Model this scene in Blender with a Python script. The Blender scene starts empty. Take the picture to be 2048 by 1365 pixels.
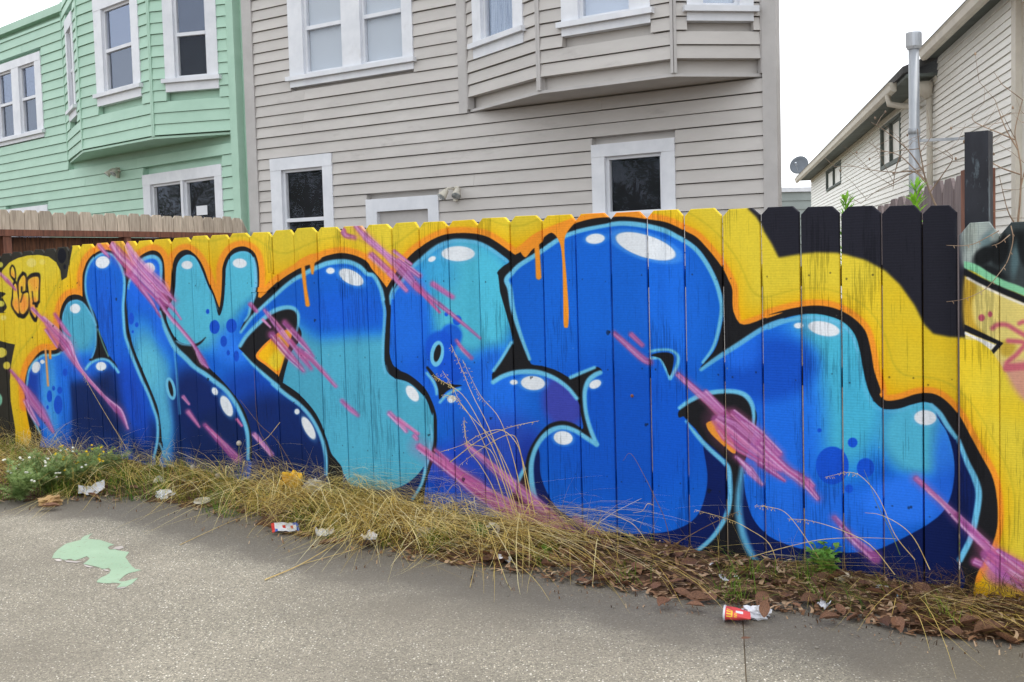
import bpy, bmesh, math, random
import numpy as np
from mathutils import Vector, Matrix

SC = bpy.context.scene
COL = SC.collection
R = math.radians
rng = random.Random(11)

# ---------------------------------------------------------------- camera
EYE, FPX, PITCH, ROLL, CYP = 1.5, 2080.0, R(3.2), R(-1.6), 634.9      # focal length and optical centre in pixels of a 2048 x 1365 frame
cam_data = bpy.data.cameras.new('camera')
cam_data.sensor_width = 36
cam_data.lens = FPX / 2048 * 36
cam_data.shift_y = -(682.5 - CYP) / 2048
cam_data.clip_start, cam_data.clip_end = .05, 1500
cam = bpy.data.objects.new('camera', cam_data)
cam.matrix_world = Matrix.Translation((0, 0, EYE)) @ Matrix.Rotation(R(90) - PITCH, 4, 'X') @ Matrix.Rotation(ROLL, 4, 'Z')
COL.objects.link(cam)
SC.camera = cam

# ---------------------------------------------------------------- sky, sun, exposure: thin bright overcast
SUN_EL, SUN_DIR = 57, Vector((.62, .62))                     # behind the fence, a little to the right
world = bpy.data.worlds.new('World')
SC.world = world
world.use_nodes = True
nt = world.node_tree
nt.nodes.clear()
sky = nt.nodes.new('ShaderNodeTexSky')
sky.sky_type = 'NISHITA'
sky.sun_disc = False
sky.sun_elevation = R(SUN_EL)
sky.sun_rotation = math.atan2(SUN_DIR.x, SUN_DIR.y)
sky.dust_density, sky.air_density = 4, 1.2
bg1 = nt.nodes.new('ShaderNodeBackground')
bg1.inputs['Strength'].default_value = .1
nt.links.new(sky.outputs[0], bg1.inputs['Color'])
bg2 = nt.nodes.new('ShaderNodeBackground')                   # the cloud sheet
tc = nt.nodes.new('ShaderNodeTexCoord')
cl = nt.nodes.new('ShaderNodeTexNoise')
cl.inputs['Scale'].default_value, cl.inputs['Detail'].default_value = 1.6, 4
nt.links.new(tc.outputs['Generated'], cl.inputs['Vector'])
cr = nt.nodes.new('ShaderNodeValToRGB')
cr.color_ramp.elements[0].position, cr.color_ramp.elements[0].color = .3, (.92, .955, 1.0, 1)
cr.color_ramp.elements[1].position, cr.color_ramp.elements[1].color = .7, (.97, .985, 1.0, 1)
nt.links.new(cl.outputs['Fac'], cr.inputs[0])
nt.links.new(cr.outputs[0], bg2.inputs['Color'])
bg2.inputs['Strength'].default_value = 1.75
mx = nt.nodes.new('ShaderNodeMixShader')
mx.inputs[0].default_value = .82
out = nt.nodes.new('ShaderNodeOutputWorld')
nt.links.new(bg1.outputs[0], mx.inputs[1]); nt.links.new(bg2.outputs[0], mx.inputs[2]); nt.links.new(mx.outputs[0], out.inputs[0])

sun_data = bpy.data.lights.new('sun', 'SUN')
sun_data.energy, sun_data.angle, sun_data.color = 1.5, R(12), (1, .95, .87)
sun = bpy.data.objects.new('sun', sun_data)
d = SUN_DIR.normalized() * math.cos(R(SUN_EL))
sun.rotation_euler = Vector((d.x, d.y, math.sin(R(SUN_EL)))).to_track_quat('Z', 'Y').to_euler()
sun.location = (0, 0, 30)
COL.objects.link(sun)
SC.view_settings.view_transform = 'Standard'
SC.view_settings.look = 'None'
SC.view_settings.exposure, SC.view_settings.gamma = .22, 1
SC.view_settings.use_curve_mapping = False
SC.render.engine = 'CYCLES'
SC.cycles.max_bounces, SC.cycles.transparent_max_bounces = 6, 12
SC.cycles.use_denoising = True


# ---------------------------------------------------------------- surveying: sight lines of the photograph met with real planes
def sight(x, y):
    u, v = (x - 1024) / FPX, (y - CYP) / FPX
    c, s = math.cos(ROLL), math.sin(ROLL)
    xr, yr = u * c + v * s, -u * s + v * c
    cp, sp = math.cos(PITCH), math.sin(PITCH)
    return np.array([xr, cp - sp * yr, -sp - cp * yr])


def seen(P):
    """Where points of the place (n x 3) appear in the photograph."""
    x, y, z = P[:, 0], P[:, 1], P[:, 2] - EYE
    cp, sp, c, s = math.cos(PITCH), math.sin(PITCH), math.cos(ROLL), math.sin(ROLL)
    zc, yc = y * cp - z * sp, -(z * cp + y * sp)
    return 1024 + FPX * (x * c - yc * s) / zc, CYP + FPX * (x * s + yc * c) / zc


def ground_at(x, y, z=0.0):
    r = sight(x, y)
    return r * ((z - EYE) / r[2]) + np.array([0, 0, EYE])


class Face:
    """A vertical wall plane: a runs along it, z up, o out of it towards the viewer."""
    def __init__(self, org, along, outward):
        self.org, self.t, self.n = np.array(org, float), np.array(along, float), np.array(outward, float)

    @classmethod
    def plane(cls, deg, d):
        n, t = np.array([math.sin(R(deg)), math.cos(R(deg))]), np.array([math.cos(R(deg)), -math.sin(R(deg))])
        return cls(n * d, t, -n if d > 0 else n)

    def between(self, a0, o0, a1, o1):
        p, q = self.xy(a0, o0), self.xy(a1, o1)
        L = np.linalg.norm(q - p)
        t = (q - p) / L
        f = Face(p, t, np.array([t[1], -t[0]]))
        if f.n @ self.n < 0:
            f.n = -f.n
        f.L = L
        return f

    def xy(self, a, o=0.0):
        return self.org + self.t * a + self.n * o

    def at(self, a, z, o=0.0):
        p = self.xy(a, o)
        return (p[0], p[1], z)

    def meet(self, x, y, o=0.0):
        r = sight(x, y)
        q = r[:2] * (((self.org + self.n * o) @ self.n) / (r[:2] @ self.n))
        k = q[0] / r[0] if abs(r[0]) > abs(r[1]) else q[1] / r[1]
        return (q - self.org) @ self.t, r[2] * k + EYE


# ---------------------------------------------------------------- building
WL = {}


def link(o, parent, loc):
    COL.objects.link(o)
    if parent is not None:
        o.parent = parent
        o.location = Vector(loc) - WL[parent.name]
    else:
        o.location = loc
    WL[o.name] = Vector(loc)
    return o


def tag(o, label=None, cat=None, group=None, kind=None):
    for k, v in (('label', label), ('category', cat), ('group', group), ('kind', kind)):
        if v:
            o[k] = v
    return o


def thing(name, loc, label=None, cat=None, group=None, parent=None):
    return tag(link(bpy.data.objects.new(name, None), parent, loc), label, cat, group)


class MB:
    def __init__(self):
        self.v, self.f, self.mi = [], [], []

    def add(self, vs, fs, m=0):
        b = len(self.v)
        self.v += [tuple(p) for p in vs]
        self.f += [tuple(i + b for i in q) for q in fs]
        self.mi += [m] * len(fs)
        return self

    def hexa(self, p, m=0):
        return self.add(p, [(0, 1, 2, 3), (7, 6, 5, 4), (0, 4, 5, 1), (1, 5, 6, 2), (2, 6, 7, 3), (3, 7, 4, 0)], m)

    def box(self, f, a0, a1, z0, z1, o0, o1, m=0):
        return self.hexa([f.at(a0, z0, o0), f.at(a1, z0, o0), f.at(a1, z1, o0), f.at(a0, z1, o0), f.at(a0, z0, o1), f.at(a1, z0, o1), f.at(a1, z1, o1), f.at(a0, z1, o1)], m)

    def slab(self, loop, z0, z1, m=0):
        n = len(loop)
        vs = [(x, y, z0) for x, y in loop] + [(x, y, z1) for x, y in loop]
        return self.add(vs, [tuple(range(n - 1, -1, -1)), tuple(range(n, 2 * n))] + [(i, (i + 1) % n, n + (i + 1) % n, n + i) for i in range(n)], m)

    def tube(self, path, rad, n=8, m=0, caps=True):
        P = [Vector(p) for p in path]
        rad = [rad] * len(P) if not hasattr(rad, '__len__') else rad
        vs, up = [], Vector((.31, .17, .94))
        for i, p in enumerate(P):
            d = (P[min(i + 1, len(P) - 1)] - P[max(i - 1, 0)]).normalized()
            u = d.cross(up if abs(d.dot(up)) < .95 else Vector((1, 0, 0))).normalized()
            w = d.cross(u)
            vs += [p + (u * math.cos(2 * math.pi * k / n) + w * math.sin(2 * math.pi * k / n)) * rad[i] for k in range(n)]
        fs = [(i * n + k, i * n + (k + 1) % n, (i + 1) * n + (k + 1) % n, (i + 1) * n + k) for i in range(len(P) - 1) for k in range(n)]
        if caps:
            fs += [tuple(range(n - 1, -1, -1)), tuple((len(P) - 1) * n + k for k in range(n))]
        return self.add(vs, fs, m)

    def blob(self, c, r, seed=0, amp=.25, m=0, sub=2):
        bm = bmesh.new()
        bmesh.ops.create_icosphere(bm, subdivisions=sub, radius=1)
        g = random.Random(seed)
        vs = []
        for v in bm.verts:
            k = 1 + g.uniform(-amp, amp)
            vs.append((c[0] + v.co.x * r[0] * k, c[1] + v.co.y * r[1] * k, c[2] + v.co.z * r[2] * k))
        fs = [tuple(v.index for v in f.verts) for f in bm.faces]
        bm.free()
        return self.add(vs, fs, m)

    def build(self, name, mats, parent=None, smooth=False, uv=None, base=None):
        V = np.array(self.v, float)
        lo, hi = V.min(0), V.max(0)
        org = np.array(base if base is not None else ((lo[0] + hi[0]) / 2, (lo[1] + hi[1]) / 2, lo[2]))
        me = bpy.data.meshes.new(name)
        me.from_pydata((V - org).tolist(), [], self.f)
        mats = mats if isinstance(mats, (list, tuple)) else [mats]
        for m in mats:
            me.materials.append(m)
        if len(mats) > 1:
            me.polygons.foreach_set('material_index', self.mi)
        if smooth:
            me.polygons.foreach_set('use_smooth', [True] * len(me.polygons))
        if uv is not None:
            layer = me.uv_layers.new(name='paint')
            idx = np.zeros(len(me.loops), int)
            me.loops.foreach_get('vertex_index', idx)
            layer.data.foreach_set('uv', np.array(uv, np.float32)[idx].ravel())
        me.validate()
        return link(bpy.data.objects.new(name, me), parent, Vector(org))


# ---------------------------------------------------------------- materials
def nodes(name):
    m = bpy.data.materials.new(name)
    m.use_nodes = True
    t = m.node_tree
    return m, t, t.nodes['Principled BSDF']


def N(t, kind, **kw):
    n = t.nodes.new('ShaderNode' + kind)
    for k, v in kw.items():
        if k in n.inputs:
            n.inputs[k].default_value = v
        else:
            setattr(n, k, v)
    return n


def L(t, a, b):
    t.links.new(a, b)


def lin(r, g, b):
    f = lambda c: (c / 255 / 12.92) if c <= 10 else ((c / 255 + .055) / 1.055) ** 2.4
    return (f(r), f(g), f(b), 1)


def coords(t, stretch):
    """Object coordinates, shifted differently for every object, stretched along the grain."""
    tc, oi = N(t, 'TexCoord'), N(t, 'ObjectInfo')
    ad = N(t, 'VectorMath', operation='MULTIPLY_ADD')
    ad.inputs[1].default_value = (31.7, 17.3, 53.1)
    L(t, oi.outputs['Random'], ad.inputs[0]); L(t, tc.outputs['Object'], ad.inputs[2])
    mp = N(t, 'Mapping')
    mp.inputs['Scale'].default_value = stretch
    L(t, ad.outputs[0], mp.inputs[0])
    return mp.outputs[0], oi.outputs['Random'], ad.outputs[0]


def mixc(t, a, b, fac, mode='MIX'):
    m = N(t, 'Mix', data_type='RGBA', blend_type=mode)
    for s, v in ((6, a), (7, b)):
        if hasattr(v, 'links'):
            L(t, v, m.inputs[s])
        else:
            m.inputs[s].default_value = v
    if hasattr(fac, 'links'):
        L(t, fac, m.inputs[0])
    else:
        m.inputs[0].default_value = fac
    return m.outputs[2]


def ramp(t, src, *stops):
    r = N(t, 'ValToRGB')
    e = r.color_ramp.elements
    while len(e) < len(stops):
        e.new(.5)
    for k, (p, c) in enumerate(stops):
        e[k].position = p
        e[k].color = c if hasattr(c, '__len__') else (c, c, c, 1)
    L(t, src, r.inputs[0])
    return r.outputs[0]


def stuff_mat(name, rgb, dark=None, rough=.65, scale=6, stretch=(1, 1, 1), lo=.35, hi=.7, rnd=.12, bump=0, bscale=60, spec=.3, extra=None, metal=0, trans=0):
    """Painted or natural surface: two tones broken by noise, each object a little lighter or darker, fine relief."""
    m, t, p = nodes(name)
    v, rand, raw = coords(t, stretch)
    n = N(t, 'TexNoise', Scale=scale, Detail=6, Roughness=.62)
    L(t, v, n.inputs['Vector'])
    c = lin(*rgb)
    dk = lin(*dark) if dark else tuple(x * .8 for x in c[:3]) + (1,)
    col = mixc(t, dk, c, ramp(t, n.outputs['Fac'], (lo, 0), (hi, 1)))
    if extra:                                                # blotches of a third tone: (rgb, scale, from, to, strength)
        n2 = N(t, 'TexNoise', Scale=extra[1], Detail=5, Roughness=.7)
        L(t, v if len(extra) < 6 else raw, n2.inputs['Vector'])
        col = mixc(t, col, lin(*extra[0]), ramp(t, n2.outputs['Fac'], (extra[2], 0), (extra[3], extra[4])))
    hs = N(t, 'HueSaturation')
    mr = N(t, 'MapRange')
    mr.inputs[3].default_value, mr.inputs[4].default_value = 1 - rnd, 1 + rnd
    L(t, rand, mr.inputs[0]); L(t, mr.outputs[0], hs.inputs['Value']); L(t, col, hs.inputs['Color'])
    L(t, hs.outputs[0], p.inputs['Base Color'])
    p.inputs['Roughness'].default_value = rough
    p.inputs['Specular IOR Level'].default_value = spec
    p.inputs['Metallic'].default_value = metal
    if bump:
        nb = N(t, 'TexNoise', Scale=bscale, Detail=4)
        L(t, v, nb.inputs['Vector'])
        b = N(t, 'Bump', Strength=bump, Distance=.01)
        L(t, nb.outputs['Fac'], b.inputs['Height']); L(t, b.outputs[0], p.inputs['Normal'])
    if trans:                                                # thin leaves let light through
        tr = N(t, 'BsdfTranslucent')
        L(t, hs.outputs[0], tr.inputs['Color'])
        ms = N(t, 'MixShader')
        ms.inputs[0].default_value = trans
        L(t, p.outputs[0], ms.inputs[1]); L(t, tr.outputs[0], ms.inputs[2])
        L(t, ms.outputs[0], t.nodes['Material Output'].inputs['Surface'])
    return m


def glass_mat(name, tint, refl, rough=.02):
    m, t, p = nodes(name)
    g = N(t, 'BsdfGlossy')
    g.inputs['Color'].default_value = tint
    g.inputs['Roughness'].default_value = rough
    nz = N(t, 'TexNoise', Scale=1.3)
    tc = N(t, 'TexCoord')
    L(t, tc.outputs['Object'], nz.inputs['Vector'])
    b = N(t, 'Bump', Strength=.06, Distance=.02)
    L(t, nz.outputs['Fac'], b.inputs['Height']); L(t, b.outputs[0], g.inputs['Normal'])
    tr = N(t, 'BsdfTransparent')
    lw = N(t, 'LayerWeight', Blend=.12)
    mr = N(t, 'MapRange')
    mr.inputs[3].default_value, mr.inputs[4].default_value = refl, min(1, refl + .16)
    L(t, lw.outputs['Fresnel'], mr.inputs[0])
    ms = N(t, 'MixShader')
    L(t, mr.outputs[0], ms.inputs[0]); L(t, tr.outputs[0], ms.inputs[1]); L(t, g.outputs[0], ms.inputs[2])
    L(t, ms.outputs[0], t.nodes['Material Output'].inputs['Surface'])
    return m


M = {}
M['grey_siding'] = stuff_mat('grey_siding_paint', (194, 190, 186), (183, 179, 175), .6, 1.2, (1, 1, 3), rnd=.035, bump=.06, bscale=40, extra=((112, 106, 102), 1.1, .6, .9, .55))
M['grey_trim'] = stuff_mat('grey_corner_paint', (186, 183, 181), (174, 171, 169), .6, 3, rnd=.03)
M['green_siding'] = stuff_mat('mint_siding_paint', (174, 207, 188), (163, 197, 178), .55, 1.4, (1, 1, 2), rnd=.03, bump=.04, bscale=40)
M['white'] = stuff_mat('white_trim_paint', (224, 226, 231), (208, 211, 217), .45, 3, rnd=.03, extra=((170, 166, 160), 2.2, .62, .9, .5))
M['cream_siding'] = stuff_mat('cream_vinyl', (252, 251, 246), (247, 246, 240), .5, 1.0, rnd=.03)
M['cream_trim'] = stuff_mat('cream_trim', (222, 216, 202), (206, 200, 188), .5, 3, rnd=.03)
M['soffit'] = stuff_mat('grey_green_soffit', (116, 124, 120), (98, 106, 104), .7, 3)
M['roof'] = stuff_mat('grey_roofing', (96, 96, 96), (70, 70, 72), .9, 8, bump=.3)
M['galv'] = stuff_mat('galvanised_metal', (214, 218, 224), (176, 184, 194), .4, 2.5, (1, 1, .4), metal=.25, rnd=.02, spec=.5)
M['lamp'] = stuff_mat('lamp_plastic', (214, 210, 198), (180, 174, 160), .5, 5)
M['lens'] = stuff_mat('lamp_lens', (200, 206, 206), (120, 126, 128), .15, 20, spec=.6)
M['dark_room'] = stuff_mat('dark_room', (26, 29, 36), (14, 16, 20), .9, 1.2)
M['blind'] = stuff_mat('pale_roller_blind', (186, 194, 202), (176, 184, 194), .8, 90, (1, 1, 1), .3, .7, rnd=.02)
M['curtain'] = stuff_mat('sheer_curtain', (176, 188, 198), (84, 98, 118), .8, 14, (4, 4, .15))
M['glass'] = glass_mat('window_glass', (.7, .8, 1, 1), .012)
M['glass_sky'] = glass_mat('window_glass_bright', (.62, .72, .95, 1), .075)
M['weathered'] = stuff_mat('weathered_cedar', (202, 190, 172), (154, 142, 128), .8, 7, (9, 9, .7), rnd=.2, bump=.25, bscale=30, extra=((112, 86, 66), 4, .62, .8, .6))
M['redwood'] = stuff_mat('stained_redwood', (136, 90, 72), (90, 58, 48), .65, 5, (8, 8, .8), rnd=.1, bump=.15)
M['brown_board'] = stuff_mat('brown_fence_board', (118, 78, 54), (58, 40, 32), .75, 6, (9, 9, .8), rnd=.25, bump=.2)
M['mauve_board'] = stuff_mat('grey_mauve_board', (136, 122, 120), (104, 92, 92), .8, 6, (9, 9, .8), rnd=.12, bump=.2)
M['black_post'] = stuff_mat('black_painted_post', (42, 44, 52), (28, 29, 36), .6, 4, (3, 3, 1), extra=((132, 150, 160), 5.5, .56, .8, .75))
M['rail_wood'] = stuff_mat('old_rail_wood', (92, 76, 62), (54, 44, 38), .85, 6, (8, 8, .8), bump=.2)
M['dirt'] = stuff_mat('yard_dirt', (112, 98, 78), (82, 70, 56), .95, 3, bump=.5, bscale=20)
M['soil'] = stuff_mat('litter_soil', (112, 82, 60), (58, 44, 34), .95, 16, lo=.3, hi=.68, bump=.8, bscale=55, extra=((150, 116, 88), 60, .58, .7, .8))
M['far_wall'] = stuff_mat('far_wall_paint', (150, 158, 156), (136, 144, 142), .8, .6)
# ---------------------------------------------------------------- the mural: sprayed paint, drawn with numpy
# Strokes are written in the units of enlarged tracing sheets; SH gives each sheet's offset and scale.
SH = {'p': (0, 0, 1), 'A': (0, 420, .1953), 'B': (350, 420, .1953), 'C': (700, 400, .1953), 'D': (1050, 400, .1953),
      'E': (1400, 380, .1953), 'G': (1748, 380, .14648), 'Z1': (0, 490, .14658), 'Z2': (0, 640, .19048),
      'Z3': (130, 460, .19048), 'Z4': (230, 650, .21978), 'Z5': (470, 540, .19055), 'Y1': (640, 440, .23443),
      'Y2': (760, 560, .21978), 'Y3': (960, 700, .20513), 'Y4': (1200, 640, .26374), 'Y5': (1360, 760, .29304),
      'Y6': (1700, 760, .3077), 'Y7': (1900, 430, .3149), 'H2': (350, 750, .1953), 'H3': (700, 800, .1953),
      'H4': (1050, 900, .1953), 'M3': (740, 400, .5128), 'M4': (1100, 400, .5495), 'M5': (1500, 400, .6227)}
CX0, CY0, CX1, CY1 = -160, 390, 2330, 1300


def pts(sheet, *xy):
    ox, oy, k = SH[sheet]
    return [(ox + x * k, oy + y * k) for x, y in xy]


def spline(p, closed=False, n=6):
    p = np.array(p, float)
    if len(p) < 3:
        return p
    q = np.vstack([p[-1:], p, p[:2]]) if closed else np.vstack([2 * p[0] - p[1], p, 2 * p[-1] - p[-2]])
    out = []
    for i in range(1, len(q) - 2):
        a, b, c, d = q[i - 1], q[i], q[i + 1], q[i + 2]
        for t in np.linspace(0, 1, n, endpoint=False):
            out.append(.5 * ((2 * b) + (c - a) * t + (2 * a - 5 * b + 4 * c - d) * t * t + (3 * b - a - 3 * c + d) * t ** 3))
    if not closed:
        out.append(q[-2])
    return np.array(out)


def srgb(r, g, b):
    c = np.array([r, g, b], float) / 255
    return c


class Canvas:
    def __init__(self):
        self.w, self.h = CX1 - CX0, CY1 - CY0
        self.a = np.zeros((self.h, self.w, 3), np.float32)
        r = np.random.default_rng(5)
        small = r.random((self.h // 3 + 2, self.w // 3 + 2)).astype(np.float32)
        self.grain = np.repeat(np.repeat(small, 3, 0), 3, 1)[:self.h, :self.w]

    def box(self, x0, y0, x1, y1):
        return (max(0, int(x0 - CX0)), max(0, int(y0 - CY0)), min(self.w, int(x1 - CX0) + 2), min(self.h, int(y1 - CY0) + 2))

    def mask(self, poly, soft=0, smooth=True):
        """Coverage of a closed outline, antialiased, optionally blurred; (mask, box)."""
        p = spline(poly, True) if smooth else np.array(poly, float)
        m = soft * 1.5 + 2
        b = self.box(p[:, 0].min() - m, p[:, 1].min() - m, p[:, 0].max() + m, p[:, 1].max() + m)
        w, h = b[2] - b[0], b[3] - b[1]
        if w <= 0 or h <= 0:
            return np.zeros((0, 0), np.float32), b
        x0, y0 = b[0] + CX0, b[1] + CY0
        cov = np.zeros((h, w + 1), np.float32)
        xs, ys = p[:, 0] - x0, p[:, 1] - y0
        SS = 3
        for r in range(h * SS):
            yy = (r + .5) / SS
            nxs, nys = np.roll(xs, -1), np.roll(ys, -1)
            hit = ((ys <= yy) & (nys > yy)) | ((nys <= yy) & (ys > yy))
            if not hit.any():
                continue
            xi = np.sort(xs[hit] + (yy - ys[hit]) / (nys[hit] - ys[hit]) * (nxs[hit] - xs[hit]))
            row = cov[r // SS]
            for k in range(0, len(xi) - 1, 2):
                a, c = np.clip(xi[k], 0, w), np.clip(xi[k + 1], 0, w)
                ia, ic = int(a), int(c)
                if ia == ic:
                    row[ia] += c - a
                else:
                    row[ia] += 1 - (a - ia)
                    row[ia + 1:ic] += 1
                    row[ic] += c - ic
        cov = cov[:, :w] / SS
        return (self.blur(cov, soft) if soft else np.clip(cov, 0, 1)), b

    @staticmethod
    def blur(m, r):
        r = int(max(1, round(r / 2)))
        for _ in range(2):
            for ax in (0, 1):
                pad = [(0, 0), (0, 0)]
                pad[ax] = (r + 1, r)
                c = np.cumsum(np.pad(m, pad, mode='edge'), axis=ax, dtype=np.float64)
                n = m.shape[ax]
                m = ((c[2 * r + 1:2 * r + 1 + n] - c[:n]) if ax == 0 else (c[:, 2 * r + 1:2 * r + 1 + n] - c[:, :n])) / (2 * r + 1)
                m = m.astype(np.float32)
        return m

    def lay(self, m, b, col, k=1.0, clip=None):
        if m.size == 0:
            return
        if clip is not None:
            m = m * clip[b[1]:b[3], b[0]:b[2]]
        v = self.a[b[1]:b[3], b[0]:b[2]]
        v += (np.array(col, np.float32) - v) * (m * k)[..., None]

    def fill(self, poly, col, soft=0, k=1.0, clip=None, smooth=True):
        m, b = self.mask(poly, soft, smooth)
        self.lay(m, b, col, k, clip)

    def full(self, poly, soft=0):
        m, b = self.mask(poly, soft)
        f = np.zeros((self.h, self.w), np.float32)
        f[b[1]:b[3], b[0]:b[2]] = m
        return f

    def smask(self, path, width, soft=1.2, smooth=True):
        p = spline(path, False) if smooth else np.array(path, float)
        wd = np.interp(np.linspace(0, 1, len(p)), np.linspace(0, 1, len(np.atleast_1d(width))), np.atleast_1d(width)) / 2
        m = wd.max() + soft + 2
        b = self.box(p[:, 0].min() - m, p[:, 1].min() - m, p[:, 0].max() + m, p[:, 1].max() + m)
        if b[2] <= b[0] or b[3] <= b[1]:
            return np.zeros((0, 0), np.float32), b
        d = np.full((b[3] - b[1], b[2] - b[0]), -1e9, np.float32)
        for i in range(len(p) - 1):
            (ax, ay), (cx, cy) = p[i], p[i + 1]
            mm = max(wd[i], wd[i + 1]) + soft + 2
            s = self.box(min(ax, cx) - mm, min(ay, cy) - mm, max(ax, cx) + mm, max(ay, cy) + mm)
            if s[2] <= s[0] or s[3] <= s[1]:
                continue
            X, Y = np.meshgrid(np.arange(s[0], s[2]) + CX0 + .5, np.arange(s[1], s[3]) + CY0 + .5)
            L = (cx - ax) ** 2 + (cy - ay) ** 2 + 1e-9
            t = np.clip(((X - ax) * (cx - ax) + (Y - ay) * (cy - ay)) / L, 0, 1)
            dist = np.hypot(X - ax - t * (cx - ax), Y - ay - t * (cy - ay))
            v = d[s[1] - b[1]:s[3] - b[1], s[0] - b[0]:s[2] - b[0]]
            np.maximum(v, (wd[i] + t * (wd[i + 1] - wd[i])) - dist, out=v)
        return np.clip(d / soft * .5 + .5, 0, 1), b

    def stroke(self, path, width, col, soft=1.4, k=1.0, clip=None, smooth=True):
        m, b = self.smask(path, width, soft, smooth)
        self.lay(m, b, col, k, clip)

    def oval(self, cx, cy, rx, ry, col, tilt=0, soft=1.5, k=1.0, clip=None):
        if clip is not None and soft > 12:
            soft *= 1.7
        R = max(rx, ry) * 2 + 4
        b = self.box(cx - R, cy - R, cx + R, cy + R)
        if b[2] <= b[0] or b[3] <= b[1]:
            return
        X, Y = np.meshgrid(np.arange(b[0], b[2]) + CX0 + .5 - cx, np.arange(b[1], b[3]) + CY0 + .5 - cy)
        t = math.radians(tilt)
        u, v = X * math.cos(t) + Y * math.sin(t), -X * math.sin(t) + Y * math.cos(t)
        q = np.hypot(u / rx, v / ry)
        m = np.clip((1 - q) * min(rx, ry) / soft + .5, 0, 1).astype(np.float32)
        self.lay(m * m * (3 - 2 * m), b, col, k, clip)

    def splash(self, path, width, seed, k=.93):
        """A swipe of purple paint: parallel streaks of uneven tone with ragged, bleeding ends."""
        r = np.random.default_rng(seed)
        p = spline(path, False, 8)
        wd = np.interp(np.linspace(0, 1, len(p)), np.linspace(0, 1, len(np.atleast_1d(width))), np.atleast_1d(width))
        pu, li, pk = srgb(172, 88, 156), srgb(220, 166, 214), srgb(204, 96, 150)
        self.stroke(p, wd * 1.1, pk, soft=max(3, wd.max() * .45), k=.5, smooth=False)
        self.stroke(p, wd * .8, pu, soft=3, k=k * .72, smooth=False)
        n = int(3 + wd.max() / 1.9)
        d = np.gradient(p, axis=0)
        d /= np.linalg.norm(d, axis=1)[:, None] + 1e-9
        nrm = np.stack([-d[:, 1], d[:, 0]], 1)
        for i in range(n):
            o = (i + .5) / n - .5 + r.uniform(-.1, .1)
            a, c = sorted(r.integers(0, len(p), 2))
            if c - a < len(p) // 3:
                a, c = (0, len(p) - 1) if r.random() < .5 else (r.integers(0, len(p) // 4 + 1), len(p) - 1 - r.integers(0, len(p) // 4 + 1))
            if c - a < 1:
                a, c = 0, len(p) - 1
            q = p[a:c + 1] + nrm[a:c + 1] * (wd[a:c + 1] * o)[:, None]
            col = [li, pk, srgb(150, 70, 138), srgb(232, 190, 226), srgb(186, 118, 186)][r.integers(0, 5)]
            self.stroke(q, np.linspace(1, .5, len(q)) * max(1.4, wd.max() / n * r.uniform(.7, 1.3)), col, soft=1.8, k=r.uniform(.55, .98), smooth=False)


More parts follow.
